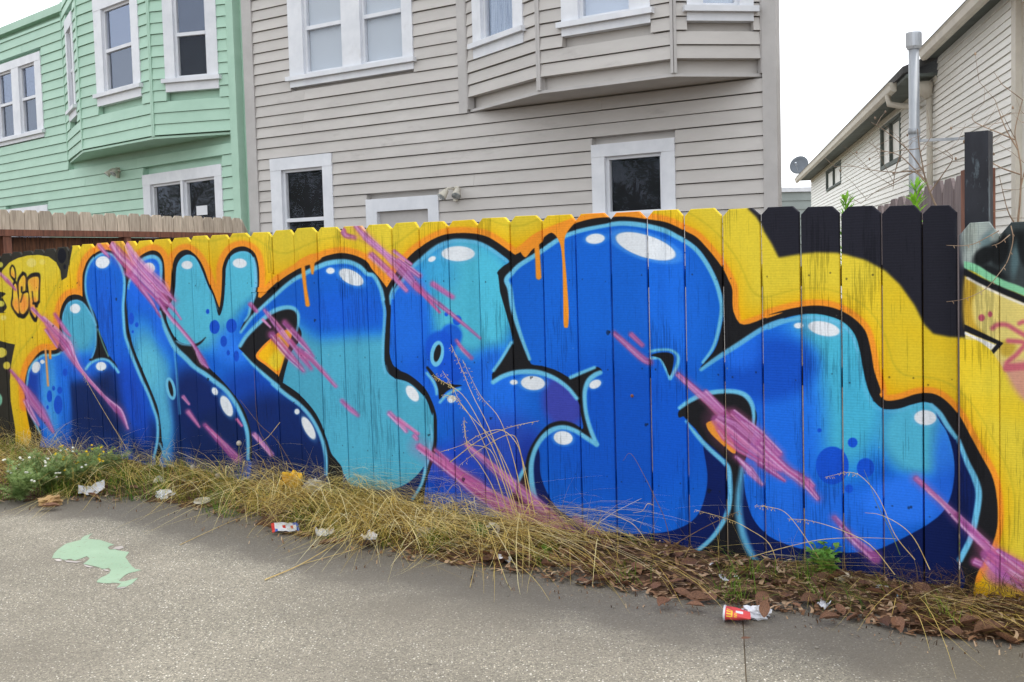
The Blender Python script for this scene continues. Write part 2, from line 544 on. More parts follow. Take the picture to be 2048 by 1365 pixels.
def paint_mural():
    c = Canvas()
    P = pts
    YEL, DEEP, ORA, BLK = srgb(226, 202, 58), srgb(238, 176, 10), srgb(243, 150, 44), srgb(27, 27, 31)
    LB, MID, CYA, NAVY, WHT = srgb(108, 190, 228), srgb(14, 88, 180), srgb(76, 168, 200), srgb(7, 33, 88), srgb(228, 233, 240)
    DARK = srgb(44, 44, 52)
    c.a[:] = YEL
    for i in range(26):                                     # uneven coats of yellow
        r = np.random.default_rng(i)
        c.oval(r.uniform(-100, 2200), r.uniform(430, 1200), r.uniform(60, 200), r.uniform(20, 70), srgb(236, 196, 30), r.uniform(-40, 40), 40, .4)
    # ---- outer outline of the big letters (outside edge of the black)
    top = (P('Z2', (330, 1250), (320, 1170), (270, 900), (262, 680), (280, 560), (320, 450), (380, 370), (450, 320), (560, 320), (605, 300), (622, 220))
           + P('Z1', (812, 1060), (820, 970), (835, 880), (870, 790), (930, 710), (1000, 680), (1080, 685), (1130, 710))
           + P('Z3', (188, 690), (190, 500), (205, 420), (240, 330), (300, 260), (380, 215), (460, 215), (530, 250), (590, 320), (630, 400), (648, 480),
               (690, 420), (770, 300), (830, 250), (910, 218), (980, 230), (1030, 290), (1050, 380), (1058, 560), (1078, 640), (1100, 655), (1112, 640),
               (1120, 560), (1125, 450), (1135, 360), (1165, 280), (1220, 225), (1290, 212))
           + P('B', (200, 450), (260, 520), (310, 620), (350, 740), (400, 850), (450, 985), (462, 985), (478, 850), (485, 700), (490, 590), (530, 480), (600, 400),
               (690, 375), (760, 395), (820, 450), (850, 540), (862, 640), (862, 750), (852, 870), (848, 920), (900, 882), (1000, 790), (1100, 705), (1200, 640),
               (1280, 598), (1370, 555), (1440, 525))
           + P('B', (1500, 490), (1570, 465), (1690, 443), (1800, 455), (1900, 490), (1980, 540))
           + P('C', (230, 710), (300, 790), (378, 892), (386, 892), (430, 820), (500, 700), (580, 610), (650, 540), (720, 485), (800, 430), (900, 380),
               (1000, 350), (1150, 340), (1280, 348), (1400, 375), (1500, 430), (1600, 500), (1685, 562), (1697, 560), (1760, 525), (1870, 450))
           + P('D', (80, 445), (180, 375), (280, 330), (430, 280), (520, 240), (640, 205), (760, 185), (880, 178), (1000, 172), (1120, 180), (1260, 200),
               (1400, 220), (1500, 250), (1640, 320), (1750, 380), (1850, 480), (1950, 600), (2035, 720))
           + P('E', (290, 920), (330, 1020)) + P('M4', (665, 390), (678, 460), (688, 466), (780, 435), (850, 410))
           + P('M5', (60, 370), (130, 350), (200, 340), (260, 345), (310, 365), (350, 395), (375, 430), (390, 490), (400, 550), (420, 610))
           + P('Y6', (195, 100), (240, 135), (330, 125), (420, 95), (500, 85), (570, 100), (640, 150), (715, 240), (780, 360), (850, 490), (920, 620),
               (950, 740), (960, 880), (950, 990), (910, 1110), (860, 1200), (820, 1280), (800, 1400))
           + [(1940, 1290), (70, 1290)])
    # ---- left neighbour piece: dark ground, circles
    OL = srgb(52, 50, 44)
    c.fill(P('A', (-900, 300), (700, 300), (745, 380), (712, 560), (690, 690), (634, 725), (622, 620), (580, 540), (500, 480), (400, 462), (280, 468),
             (180, 495), (90, 540), (20, 620), (0, 660), (-200, 700), (-900, 700)), OL, smooth=False)
    c.fill(P('Z1', (-900, 560), (0, 640), (25, 720), (70, 800), (85, 860), (40, 915), (0, 930), (-900, 930)), OL)
    c.fill(P('Z2', (-900, 180), (0, 220), (80, 245), (155, 260), (130, 380), (108, 520), (102, 650), (110, 850), (135, 1000), (160, 1150), (160, 1400), (-900, 1400)), OL, smooth=False)
    c.oval(124.6, 512, 8.5, 15, srgb(14, 16, 28)); c.oval(130.5, 534, 3, 5, srgb(20, 22, 34))
    for x, y, rx, ry, col in ((3, 705.6, 10, 10, (222, 206, 84)), (13.5, 731.5, 6.5, 7.5, (222, 206, 84)), (0, 530, 5, 5.5, (214, 206, 90)), (2, 608, 6, 6, (214, 206, 90)),
                              (-1, 800, 6, 12, (120, 190, 170)), (63, 526, 10, 9, (234, 216, 110)), (85, 524.5, 6, 5.5, (232, 212, 96)), (7, 636, 5, 5, (234, 216, 110)),
                              (-40, 600, 14, 14, (222, 206, 84)), (-60, 760, 18, 18, (120, 190, 170))):
        c.oval(x, y, rx, ry, srgb(*col), soft=3)
    # the three small letters
    lo, ly = srgb(246, 152, 66), srgb(238, 200, 60)
    small = (('Z1', [(140, 320), (165, 285), (195, 330), (205, 420), (200, 470), (150, 430), (138, 380)]),
             ('Z1', [(200, 500), (225, 530), (240, 650), (258, 800), (262, 960), (245, 965), (160, 840), (170, 700), (180, 560)]),
             ('Z1', [(310, 378), (348, 410), (352, 520), (345, 640), (310, 670), (345, 650), (396, 660), (398, 800), (385, 900), (320, 985), (268, 950), (252, 780), (245, 600), (252, 470)]),
             ('Z1', [(370, 460), (430, 405), (500, 392), (540, 420), (535, 600), (528, 780), (480, 835), (450, 800), (505, 940), (500, 1000), (478, 1040), (418, 930), (400, 760), (378, 600)]))
    for sh, q in small:
        c.fill(P(sh, *q), BLK, soft=0); c.stroke(P(sh, *(q + q[:1])), 4.0, BLK)
    for sh, q in small:
        m = np.array(q, float); ctr = m.mean(0); qq = [tuple(ctr + (v - ctr) * .86) for v in m]
        c.fill(P(sh, *qq), ly); c.fill(P(sh, *[(x, y) for x, y in qq if y > ctr[1]] + [(ctr[0], ctr[1])]), lo, soft=6, k=.9)
        c.fill(P(sh, *[(x, y) for x, y in qq if y < ctr[1] - 60] + [(ctr[0], ctr[1] - 60)]), lo, soft=6, k=.6)
    for q, w in (([(345, 650), (310, 670), (300, 720), (280, 780)], 2), ([(295, 580), (300, 650), (345, 640), (375, 640)], 3.4), ([(440, 640), (450, 740), (460, 790)], 2),
                 ([(460, 800), (500, 800), (528, 780)], 5), ([(498, 815), (500, 840)], 5), ([(165, 450), (200, 490)], 4), ([(250, 960), (320, 990), (372, 930)], 5), ([(425, 940), (478, 1030)], 4)):
        c.stroke(P('Z1', *q), w, BLK)
    # ---- right hand: black top band over the planks
    c.fill([(1495.7, 380), (1495.7, 418), (1512, 434), (1525, 454), (1529, 464), (1544.5, 489), (1558, 515.7), (1575.8, 512.8), (1605, 508), (1634, 505), (1673.4, 506), (1693, 510),
            (1732, 520.6), (1771, 542), (1800, 569.4), (1830, 611.7), (1848.7, 649), (1867, 667.8), (1898.5, 674), (1934, 676), (1934, 380)], srgb(36, 36, 46), soft=3, smooth=False)
    # ---- warm glow beyond the outline, then orange rim, then black
    sil = c.full(top)
    glow = c.blur(sil, 62)
    v = np.clip(glow * 2.3, 0, 1) * (1 - np.clip((c.a[..., 2] < .26) * (c.a[..., 0] < .4), 0, 1))
    c.a += (DEEP - c.a) * (v * .85)[..., None]
    for k, off in ((.6, 40),):                              # a thin greenish overspray line that follows the letters
        ring = np.exp(-((c.blur(sil, 80) - .14) / .014) ** 2)
        ring *= (c.a[..., 0] > .5)
        c.a += (srgb(196, 178, 44) - c.a) * (ring * k)[..., None]
    c.stroke(top[2:-3], 24, ORA, soft=2.5)
    c.fill(top, BLK)
    # ---- letter bodies
    L1 = (P('p', (84, 867)) + P('Z2', (390, 1110), (310, 960), (275, 800), (285, 640), (300, 540), (350, 450), (420, 385), (470, 365), (560, 370), (620, 352), (680, 320), (735, 255), (690, 200), (655, 110))
          + P('Z1', (853, 1000), (880, 900), (920, 810), (980, 765), (1060, 755), (1140, 790), (1200, 860))
          + P('Z3', (300, 912), (330, 1000), (336, 1110), (330, 1230), (300, 1330)) + P('p', (181, 722), (230, 735), (300, 880), (290, 960), (90, 960)))
    B2 = (P('Z3', (340, 1020), (300, 880), (240, 740), (218, 640), (215, 520), (235, 410), (280, 320), (340, 265), (420, 235), (490, 255), (550, 310), (600, 400), (628, 500),
            (632, 620), (620, 800), (625, 950), (640, 1100), (680, 1230), (720, 1340))
          + P('Z4', (150, 250), (240, 470), (310, 620), (360, 760), (395, 880), (395, 1050), (360, 1210)) + P('p', (290, 960), (150, 960), (140, 800), (171, 739), (181, 728), (194, 720), (217, 711)))
    L2 = (P('Z3', (690, 490), (740, 400), (790, 330), (840, 285), (920, 265), (980, 285), (1020, 340), (1030, 420), (1025, 560), (1020, 640), (1005, 780), (1000, 850), (1020, 930), (1060, 1050), (1130, 1190), (1200, 1280))
          + P('Z4', (650, 310), (720, 380), (830, 450), (920, 520), (1010, 590), (1090, 690), (1160, 820), (1210, 950), (1225, 1080), (1220, 1190), (1225, 1400), (450, 1400), (440, 1100), (428, 1050), (412, 900), (390, 760), (330, 600), (250, 410), (190, 270), (150, 150), (125, 0))
          + P('Z3', (690, 1130), (660, 1000), (650, 880), (640, 720), (650, 600)))
    L3 = (P('Z3', (1140, 720), (1160, 600), (1168, 450), (1180, 370), (1220, 300), (1290, 262))
          + P('B', (200, 480), (245, 540), (290, 640), (340, 770), (400, 900), (452, 1085), (500, 960), (520, 700), (525, 600), (560, 500), (610, 450), (690, 425), (760, 440), (800, 490), (825, 570), (835, 680), (835, 780), (820, 880), (790, 970))
          + P('Z5', (150, 480), (110, 530), (75, 590), (60, 650), (150, 690), (40, 800), (90, 870), (200, 1000), (320, 1110), (450, 1220))
          + P('H2', (1000, 80), (1130, 190), (1290, 300), (1400, 420), (1480, 560), (1530, 700), (1560, 850), (1560, 1020), (1560, 1500), (800, 1500))
          + P('Z4', (1250, 1200), (1248, 1080), (1235, 950), (1180, 780), (1090, 640), (980, 510), (870, 400), (800, 320), (740, 230), (712, 185), (650, 175), (580, 150), (530, 80))
          + P('Z3', (1085, 980), (1070, 900), (1085, 830)))
    L4 = (P('Z5', (60, 650), (180, 490), (300, 370), (400, 280), (520, 170), (620, 90), (720, 40))
          + P('B', (1350, 630), (1460, 575), (1560, 535), (1690, 515), (1800, 525), (1900, 570), (1980, 640))
          + P('C', (260, 770), (330, 900), (360, 1020)) + P('Y1', (550, 680), (570, 780), (565, 900), (555, 1050), (555, 1200), (580, 1300), (640, 1350))
          + P('Y2', (140, 900), (250, 930), (340, 1000), (420, 1090), (472, 1230)) + P('H3', (850, 130), (855, 240), (855, 400), (830, 540), (800, 660), (740, 860), (650, 1010), (600, 1400), (-30, 1400))
          + P('H2', (1720, 1400), (1720, 1000), (1660, 880), (1600, 800), (1540, 620), (1500, 500), (1420, 360), (1280, 205), (1110, 85))
          + P('Z5', (500, 1180), (570, 900), (700, 700), (660, 560), (640, 410), (480, 395), (240, 560), (120, 690), (50, 800)))
    L5 = (P('C', (428, 1000), (450, 930), (520, 830), (620, 690), (720, 600), (800, 530), (900, 460), (1000, 420), (1100, 405), (1250, 415), (1350, 440), (1450, 490), (1550, 560), (1632, 630), (1570, 680), (1510, 742))
          + P('M3', (502, 300), (515, 360), (535, 440), (550, 500), (556, 560)) + P('Y2', (1200, 585), (1120, 720), (1030, 840), (1020, 880))
          + P('Y3', (130, 315), (220, 260), (330, 225), (440, 212), (560, 218), (680, 255), (780, 310), (870, 380), (940, 470), (985, 620), (1005, 770), (900, 730), (800, 702), (720, 715), (660, 745), (590, 820), (530, 910), (490, 1000), (465, 1100), (430, 1160), (330, 1365))
          + P('p', (1000, 1060), (950, 1290), (830, 1290), (848, 1000)) + P('H3', (820, 720), (860, 610), (885, 460), (890, 300))
          + P('Y2', (512, 1230), (470, 1100), (410, 990), (330, 910), (240, 850), (150, 820)) + P('Y1', (690, 1290), (630, 1240), (600, 1150), (600, 1050), (605, 900), (610, 760), (600, 650)))
    L7 = (P('C', (1600, 850), (1595, 810), (1640, 742), (1720, 660), (1880, 560))
          + P('D', (170, 510), (330, 400), (450, 340), (600, 295), (750, 265), (880, 240), (1000, 228), (1150, 238), (1300, 265), (1450, 305), (1560, 360), (1700, 440), (1800, 530), (1900, 680), (1980, 850), (2020, 1000))
          + P('M4', (632, 400), (620, 480), (600, 545), (560, 600), (540, 622), (510, 700), (475, 760), (505, 810), (560, 860), (620, 920), (650, 965), (662, 1010), (664, 1090), (650, 1160), (600, 1220), (520, 1300), (480, 1400), (-40, 1400))
          + P('Y3', (540, 1500), (505, 1365), (488, 1230), (492, 1110), (512, 1010), (552, 920), (612, 840), (692, 776), (785, 752), (870, 762), (960, 802), (1060, 868), (1140, 925), (1080, 780), (1035, 640), (1015, 520), (1018, 400), (1050, 300), (1120, 240), (1195, 205))
          + P('Y3', (1130, 165), (990, 220), (880, 268), (800, 235), (720, 195), (600, 160), (500, 140)) + P('M3', (620, 620), (590, 525), (560, 430), (545, 360)))
    L8 = (P('M4', (540, 622), (600, 575), (680, 522), (780, 458), (850, 430)) + P('M5', (60, 400), (120, 378), (190, 366), (250, 373), (300, 393), (335, 430), (352, 480), (365, 550), (380, 610), (400, 650))
          + P('Y6', (140, 120), (190, 172), (235, 192), (320, 187), (400, 162), (480, 145), (540, 160), (590, 210), (640, 290), (700, 390), (770, 530), (820, 640), (848, 740), (832, 880), (795, 1030), (720, 1175), (690, 1400))
          + [(1700, 1290)] + P('Y5', (560, 1500), (540, 1270), (480, 1180), (430, 1060), (395, 900), (400, 750), (420, 620)) + P('Y4', (1060, 1150), (1110, 1040), (1160, 880), (1185, 800), (1185, 700), (1130, 615), (1050, 548), (900, 535), (780, 560), (680, 605), (600, 660), (640, 500)))
    bodies = {}
    for nm, poly in (('L2', L2), ('L3', L3), ('L1', L1), ('B2', B2), ('L4', L4), ('L5', L5), ('L7', L7), ('L8', L8)):
        bodies[nm] = c.full(poly)
    for nm in ('L1', 'B2', 'L2', 'L3', 'L4', 'L5', 'L7', 'L8'):
        c.a += (MID - c.a) * bodies[nm][..., None]
    # ---- fades inside the bodies
    k1, kb, k2, k3, k4, k5, k7, k8 = (bodies[n] for n in ('L1', 'B2', 'L2', 'L3', 'L4', 'L5', 'L7', 'L8'))
    both = np.maximum(k1, kb)
    c.oval(205, 800, 75, 70, NAVY, 0, 26, .95, both); c.oval(190, 870, 70, 60, NAVY, 0, 30, .8, both); c.oval(290, 880, 30, 50, NAVY, 0, 14, .85, kb)
    c.oval(268, 800, 26, 90, srgb(14, 66, 168), -14, 16, .9, kb); c.oval(215, 640, 22, 90, srgb(18, 80, 186), -6, 18, .5, kb); c.oval(65, 770, 26, 60, srgb(22, 58, 150), 10, 18, .95, k1)
    c.oval(102, 790, 20, 90, srgb(62, 146, 214), -4, 14, .95, k1); c.oval(128, 800, 14, 90, srgb(26, 104, 200), -4, 12, .8, k1)
    c.oval(157, 650, 46, 64, CYA, 0, 26, 1, k1); c.oval(165, 735, 40, 26, srgb(24, 92, 190), 0, 20, .9, k1); c.oval(60, 850, 14, 30, NAVY, -20, 8, .9, k1)
    c.oval(290, 560, 40, 60, srgb(26, 96, 204), 0, 20, .8, k2); c.oval(300, 735, 34, 76, srgb(92, 186, 216), -16, 28, 1, k2); c.oval(330, 830, 22, 90, srgb(86, 176, 214), -4, 18, .95, k2)
    c.oval(324, 650, 16, 44, srgb(32, 104, 210), -10, 16, .8, k2)
    c.oval(410, 840, 56, 110, srgb(8, 36, 102), -24, 18, 1, k2); c.oval(440, 890, 66, 70, NAVY, 0, 20, .95, k2); c.oval(360, 900, 14, 60, NAVY, 0, 14, .9, k2)
    c.fill(P('p', (330, 500), (530, 480), (530, 640), (462, 690), (400, 700), (330, 700)), srgb(84, 186, 216), 26, 1, k3)
    c.oval(470, 690, 40, 40, srgb(40, 116, 216), 0, 26, .9, k3); c.oval(500, 800, 60, 60, srgb(11, 58, 146), 0, 30, .9, k3); c.oval(565, 880, 110, 90, srgb(8, 38, 104), 20, 30, 1, k3)
    c.oval(590, 950, 90, 60, NAVY, 0, 30, .9, k3); c.oval(520, 640, 60, 40, MID, -40, 20, .9, k3)
    m = c.full(P('p', (560, 690), (640, 680), (720, 672), (800, 672), (900, 700), (900, 1300), (560, 1300)), 26)
    c.a += (CYA - c.a) * (m * k4)[..., None]
    c.oval(690, 620, 90, 36, srgb(18, 84, 192), 0, 26, .5, k4)
    below = 1 - c.full([(300, 300), (1000, 300), (1000, 800)] + P('H3', (900, 480), (800, 660), (770, 670), (680, 780), (560, 870), (420, 920), (250, 920), (100, 900), (0, 870)) + P('H2', (1720, 1000), (1660, 900), (1600, 800), (1540, 620), (1400, 400)) + [(600, 760), (400, 740)])
    c.a += (srgb(7, 35, 94) - c.a) * (below * k4 * (np.arange(c.h)[:, None] + CY0 > 850))[..., None]
    c.oval(930, 590, 72, 128, srgb(80, 184, 214), 0, 26, 1, k5); c.oval(975, 600, 60, 110, srgb(78, 186, 216), 0, 26, 1, k5); c.oval(860, 545, 50, 50, srgb(60, 164, 216), 0, 30, .9, k5)
    c.oval(815, 640, 42, 100, srgb(26, 98, 194), 0, 18, .95, k5); c.oval(880, 770, 80, 70, srgb(20, 86, 186), 0, 36, .9, k5); c.oval(985, 735, 40, 40, srgb(26, 98, 196), 0, 24, .9, k5)
    c.oval(985, 800, 70, 60, srgb(26, 98, 196), 0, 30, .9, k5); c.oval(1000, 900, 90, 70, srgb(40, 66, 158), 0, 40, .85, k5); c.oval(1130, 800, 46, 60, srgb(56, 64, 154), 0, 16, 1, k5)
    c.oval(900, 940, 60, 50, srgb(26, 60, 168), 0, 30, .8, k5); c.oval(1000, 985, 60, 50, srgb(16, 52, 150), 0, 30, .8, k5); c.oval(1055, 930, 26, 60, srgb(20, 44, 140), 10, 18, .7, k5)
    for x, y, rx, ry in ((880, 696, 30, 34), (902, 672, 22, 24), (900, 740, 26, 30)):
        c.oval(x, y, rx, ry, srgb(14, 74, 180), 0, 9, .9, k5)
    c.oval(914, 641, 9, 10, srgb(16, 82, 190), clip=k5); c.oval(892.5, 629, 4, 4.2, srgb(16, 82, 190), clip=k5)
    c.oval(1230, 700, 200, 230, srgb(18, 94, 190), 0, 60, .6, k7); c.oval(1250, 860, 190, 150, srgb(7, 72, 168), 0, 80, .8, k7); c.oval(1350, 600, 60, 120, srgb(24, 98, 196), 0, 40, .7, k7)
    lob = P('H4', (150, 60), (160, 260), (230, 450), (330, 600), (480, 700), (700, 800), (950, 850), (1200, 860), (1450, 840), (1650, 770), (1780, 650), (1850, 450), (1868, 250), (1830, 0)) + P('Y4', (770, 880), (700, 790))
    low = 1 - c.full(lob + [(1380, 640), (1080, 640), (1075, 860)])
    Yg = (np.arange(c.h)[:, None] + CY0).astype(np.float32)
    c.a += (srgb(7, 28, 92) - c.a) * (low * k7 * np.clip((Yg - 862) / 12, 0, 1))[..., None]
    c.oval(1690, 660, 110, 70, srgb(82, 186, 214), 8, 30, 1, k8); c.oval(1690, 790, 84, 150, srgb(72, 180, 212), 0, 40, .95, k8); c.oval(1845, 870, 84, 84, srgb(84, 186, 216), 0, 30, .95, k8)
    c.oval(1560, 850, 90, 200, srgb(26, 98, 196), 0, 36, .9, k8); c.oval(1540, 740, 96, 62, srgb(12, 68, 164), -12, 22, .85, k8); c.oval(1480, 700, 40, 40, srgb(34, 108, 214), 0, 20, .6, k8)
    c.oval(1660, 1040, 150, 70, srgb(28, 98, 196), 0, 26, .9, k8); c.oval(1820, 1000, 90, 50, srgb(40, 112, 216), 0, 20, .9, k8); c.oval(1890, 930, 24, 100, srgb(32, 96, 200), 0, 20, .8, k8)
    lob8 = P('Y5', (435, 600), (435, 650), (450, 800), (500, 950), (600, 1060), (750, 1130), (900, 1165), (1100, 1180)) + P('Y6', (150, 1110), (280, 1060), (400, 1000), (520, 930), (610, 850), (660, 740), (680, 600), (670, 470), (630, 340), (580, 260), (540, 150))
    low8 = 1 - c.full(lob8 + [(1800, 560), (1480, 560), (1440, 800)])
    c.a += (srgb(8, 27, 84) - c.a) * (low8 * k8 * np.clip((Yg - 800) / 12, 0, 1) * (1 - np.clip((1500 - np.arange(c.w)[None] - CX0) / 20, 0, 1) * (Yg < 930)))[..., None]
    # ---- black shapes inside the letters
    c.fill(P('Z2', (1020, 80), (1030, 160), (1026, 250), (1002, 370), (950, 432), (1000, 415), (1060, 405), (1120, 415), (1190, 460), (1140, 380), (1085, 250)), BLK, smooth=False)
    c.stroke(P('Z2', (1140, 390), (1190, 445), (1225, 500)), [5, 1.5], BLK); c.stroke(P('p', (166, 596), (180, 614), (190, 634), (195, 655)), 5, BLK)
    c.fill(P('Z4', (478, 0), (500, 50), (540, 105), (600, 165), (700, 187), (745, 190), (730, 230), (800, 330), (858, 392), (900, 440), (860, 450), (720, 372), (650, 300), (560, 205), (500, 100), (465, 20)), BLK)
    c.stroke(P('Z4', (700, 186), (745, 182), (790, 155), (828, 116)), [6, 6, 4, 1.5], BLK)
    c.stroke(P('Z5', (240, 330), (200, 430), (130, 535), (70, 615)), [16, 14, 7, 2], BLK)
    eye4 = P('Z5', (60, 828), (100, 750), (170, 620), (290, 500), (420, 440), (540, 415), (620, 430), (645, 490), (650, 560), (640, 660), (600, 800), (570, 900), (500, 1180), (540, 1240), (700, 1370), (640, 1370), (450, 1200), (320, 1110), (200, 1000), (90, 870))
    c.fill(eye4, BLK)
    c.fill(P('Z5', (218, 915), (280, 810), (400, 700), (470, 650), (570, 625), (600, 650), (565, 800), (530, 880), (462, 1108), (440, 1100), (330, 1010)), ORA)
    c.fill(P('Z5', (250, 908), (310, 815), (420, 715), (540, 650), (575, 660), (540, 800), (500, 900), (450, 1060), (350, 990)), srgb(240, 184, 20)); c.fill(P('Z5', (350, 960), (450, 830), (530, 850), (450, 1040)), srgb(236, 206, 50), 6)
    c.fill(P('Y2', (428, 792), (470, 830), (520, 890), (620, 945), (745, 962), (650, 990), (590, 1030), (540, 1088), (528, 1000), (500, 920), (450, 850)), BLK)
    c.stroke(P('Y2', (430, 800), (470, 850), (520, 910)), 5, BLK)
    c.fill(P('Y3', (120, 262), (130, 235), (200, 195), (260, 110), (320, -20), (360, -90), (430, 0), (500, 150), (600, 157), (720, 192), (800, 232), (890, 288), (980, 248), (1080, 203), (1182, 184), (1100, 222), (1030, 282), (988, 350), (985, 480), (1000, 580),
             (1035, 700), (1098, 862), (1000, 790), (1014, 765), (990, 640), (955, 480), (940, 440), (870, 350), (780, 285), (680, 235), (560, 200), (440, 195), (330, 208), (220, 243), (135, 275)), BLK, smooth=False)
    c.stroke(P('Y3', (1100, 862), (1000, 790), (900, 728), (800, 706), (720, 720), (660, 752), (590, 828), (530, 918), (490, 1005), (468, 1100), (462, 1200), (474, 1365)), [1, 4, 5, 5, 5, 6, 7, 7, 8, 9, 12, 14], BLK)
    c.fill(P('Y3', (440, 1175), (380, 1290), (330, 1365), (440, 1420), (500, 1400), (470, 1300)), BLK)
    c.fill(P('M3', (500, 285), (548, 240), (560, 285), (535, 310), (535, 360), (552, 430), (590, 530), (628, 625), (600, 640), (558, 560), (548, 500), (528, 430), (508, 360)), BLK, smooth=False)
    c.fill(P('M4', (548, 610), (600, 545), (625, 470), (638, 380), (640, 310), (690, 450), (790, 430), (700, 510), (620, 560)), BLK)
    c.fill(P('Y4', (598, 740), (600, 690), (680, 640), (780, 592), (900, 566), (1000, 570), (1080, 590), (1130, 650), (1140, 720), (1135, 800), (1110, 950), (1075, 1060), (1045, 1180), (1035, 1365), (1050, 1500), (985, 1500), (1008, 1365), (1005, 1150), (960, 1070), (880, 985), (780, 900), (690, 780), (640, 735)), BLK)
    c.fill(P('Y5', (362, 600), (405, 600), (385, 750), (380, 900), (405, 1060), (450, 1180), (520, 1300), (80, 1320), (100, 1200), (225, 1085), (318, 945), (355, 800)), BLK)
    c.fill(P('Y4', (806, 800), (815, 778), (870, 764), (940, 800), (1022, 960), (1012, 1015), (900, 922), (830, 850)), srgb(244, 164, 30))
    c.fill(P('Z4', (490, 530), (505, 505), (530, 540), (548, 620), (540, 650), (510, 620)), BLK)
    # ---- light blue inner outlines
    def edge(w, *p, k=1.0, soft=1.8):
        c.stroke(p[0] if len(p) == 1 else sum(p, []), w, LB, soft=soft, k=k)
    edge([3, 4, 5, 5, 5, 4, 3], P('Z2', (280, 700), (288, 640), (304, 540), (354, 452), (422, 390), (472, 370), (560, 374), (610, 362), (645, 338)))
    edge(4, P('Z2', (425, 1190), (385, 1110), (320, 980)))
    edge([2, 3, 3, 3, 2], P('Z1', (862, 1050), (870, 950), (890, 890), (930, 810), (985, 770), (1060, 760), (1140, 795), (1200, 870)) + P('Z3', (322, 985), (330, 1110), (325, 1230), (285, 1350)), k=.8)
    edge([3, 4, 5, 6, 5], P('Z3', (330, 1000), (300, 890), (245, 740), (224, 640), (222, 520), (242, 412), (286, 325), (344, 272), (420, 245), (490, 262), (545, 316), (592, 404), (618, 500), (620, 620), (608, 800), (614, 950), (628, 1100), (668, 1230), (708, 1340))
         + P('Z4', (138, 250), (228, 470), (298, 620), (350, 760), (385, 880), (385, 1050), (352, 1210)))
    c.stroke(P('Z2', (1030, 100), (1085, 260), (1140, 385)), 2, srgb(110, 170, 150))
    edge([6, 5, 5, 5], P('Z2', (905, 515), (950, 460), (1020, 422), (1090, 414), (1155, 440), (1205, 500), (1240, 550)))
    edge([2, 5, 7, 8, 7, 5, 4], P('Z3', (665, 620), (668, 560), (700, 490), (795, 340), (845, 300), (920, 282), (975, 300), (1008, 350), (1016, 430), (1010, 560), (1006, 650)))
    edge([4, 6, 8, 10, 9, 9, 8, 8, 6], P('Z3', (1005, 860), (1025, 930), (1060, 1040)) + P('Z4', (450, 0), (482, 80), (552, 212), (652, 312), (722, 382), (830, 452), (918, 522), (1006, 592), (1084, 692), (1150, 820), (1198, 950), (1212, 1080), (1212, 1220)))
    edge(3, P('Z4', (545, 240), (560, 400), (575, 620), (590, 810)), k=.7); edge([3, 4, 4], P('Z4', (405, 1080), (470, 1230), (560, 1340)))
    c.oval(342.5, 777.5, 9.5, 23, LB, -12); c.oval(342.5, 777.5, 4, 16, BLK, -12)
    edge([4, 3, 2], P('Z3', (1152, 700), (1172, 600), (1180, 450), (1192, 375), (1228, 308), (1290, 270)) + P('B', (195, 486), (238, 545), (282, 645), (332, 775), (392, 905), (440, 1020)), k=.55)
    edge([3, 4, 4, 3], P('B', (534, 640), (536, 600), (568, 505), (615, 455), (690, 431), (756, 446), (794, 494)), k=.5)
    edge([6, 7, 7, 6, 3], P('B', (800, 500), (818, 570), (826, 680), (826, 780), (812, 880), (780, 975)) + P('Z5', (145, 475), (105, 535)))
    edge([4, 4, 3], P('Z4', (560, 150), (610, 175), (690, 188)), k=.8); edge(3, P('Z4', (640, 168), (720, 168), (780, 138), (800, 118)), k=.4)
    edge([5, 7, 8, 9, 10, 9, 8, 7], P('Z5', (62, 655), (180, 495), (300, 378), (400, 288), (520, 178), (625, 100), (725, 50)) + P('B', (1355, 640), (1465, 585), (1560, 548), (1690, 530), (1800, 540), (1895, 585), (1970, 655)) + P('C', (250, 780), (318, 905), (346, 1020)))
    edge([6, 6, 5, 3], P('Y1', (540, 680), (556, 780), (552, 900), (542, 1050), (540, 1200), (560, 1310)), k=.8); edge([2, 3, 3], P('Y2', (60, 780), (90, 870), (150, 915), (250, 945), (335, 1012), (410, 1100)), k=.5)
    edge([7, 8, 9, 8, 7, 4], P('Z5', (55, 800), (122, 695), (240, 570), (380, 450), (480, 405), (570, 395), (634, 420), (664, 475), (664, 560), (650, 640)))
    edge([3, 7, 8, 8, 7, 7, 6], P('Z5', (85, 880), (200, 1005), (320, 1115), (450, 1225)) + P('H2', (1000, 90), (1130, 200), (1282, 312), (1390, 430), (1468, 566), (1518, 700), (1546, 850), (1550, 1020)))
    edge([3, 7, 7, 6, 6], P('H3', (820, 260), (838, 400), (812, 540), (782, 670), (735, 860), (640, 1020)))
    edge([3, 8, 10, 9, 8, 6], P('C', (440, 1010), (462, 935), (532, 838), (630, 700), (728, 612), (808, 543), (905, 474), (1005, 434), (1100, 418), (1248, 428), (1345, 453), (1440, 502), (1540, 572), (1610, 626)), k=.7)
    edge([2, 5, 4, 1], P('Y1', (605, 720), (606, 650), (625, 590), (680, 480)))
    edge(6, P('Y2', (1196, 570), (1110, 715), (1035, 825))); edge([9, 9, 10, 9, 8, 7], P('Y3', (130, 315), (220, 260), (330, 225), (440, 214), (560, 220), (680, 257), (780, 312), (868, 384), (942, 475)))
    c.oval(874, 708, 13.6, 26, LB, 8); c.oval(874.5, 707, 6.6, 17.5, BLK, 12)
    edge([5, 6, 6, 5], P('Y2', (425, 850), (480, 920), (510, 990), (515, 1040))); edge([5, 6, 5], P('Y2', (545, 1115), (600, 1055), (660, 1015), (725, 995)))
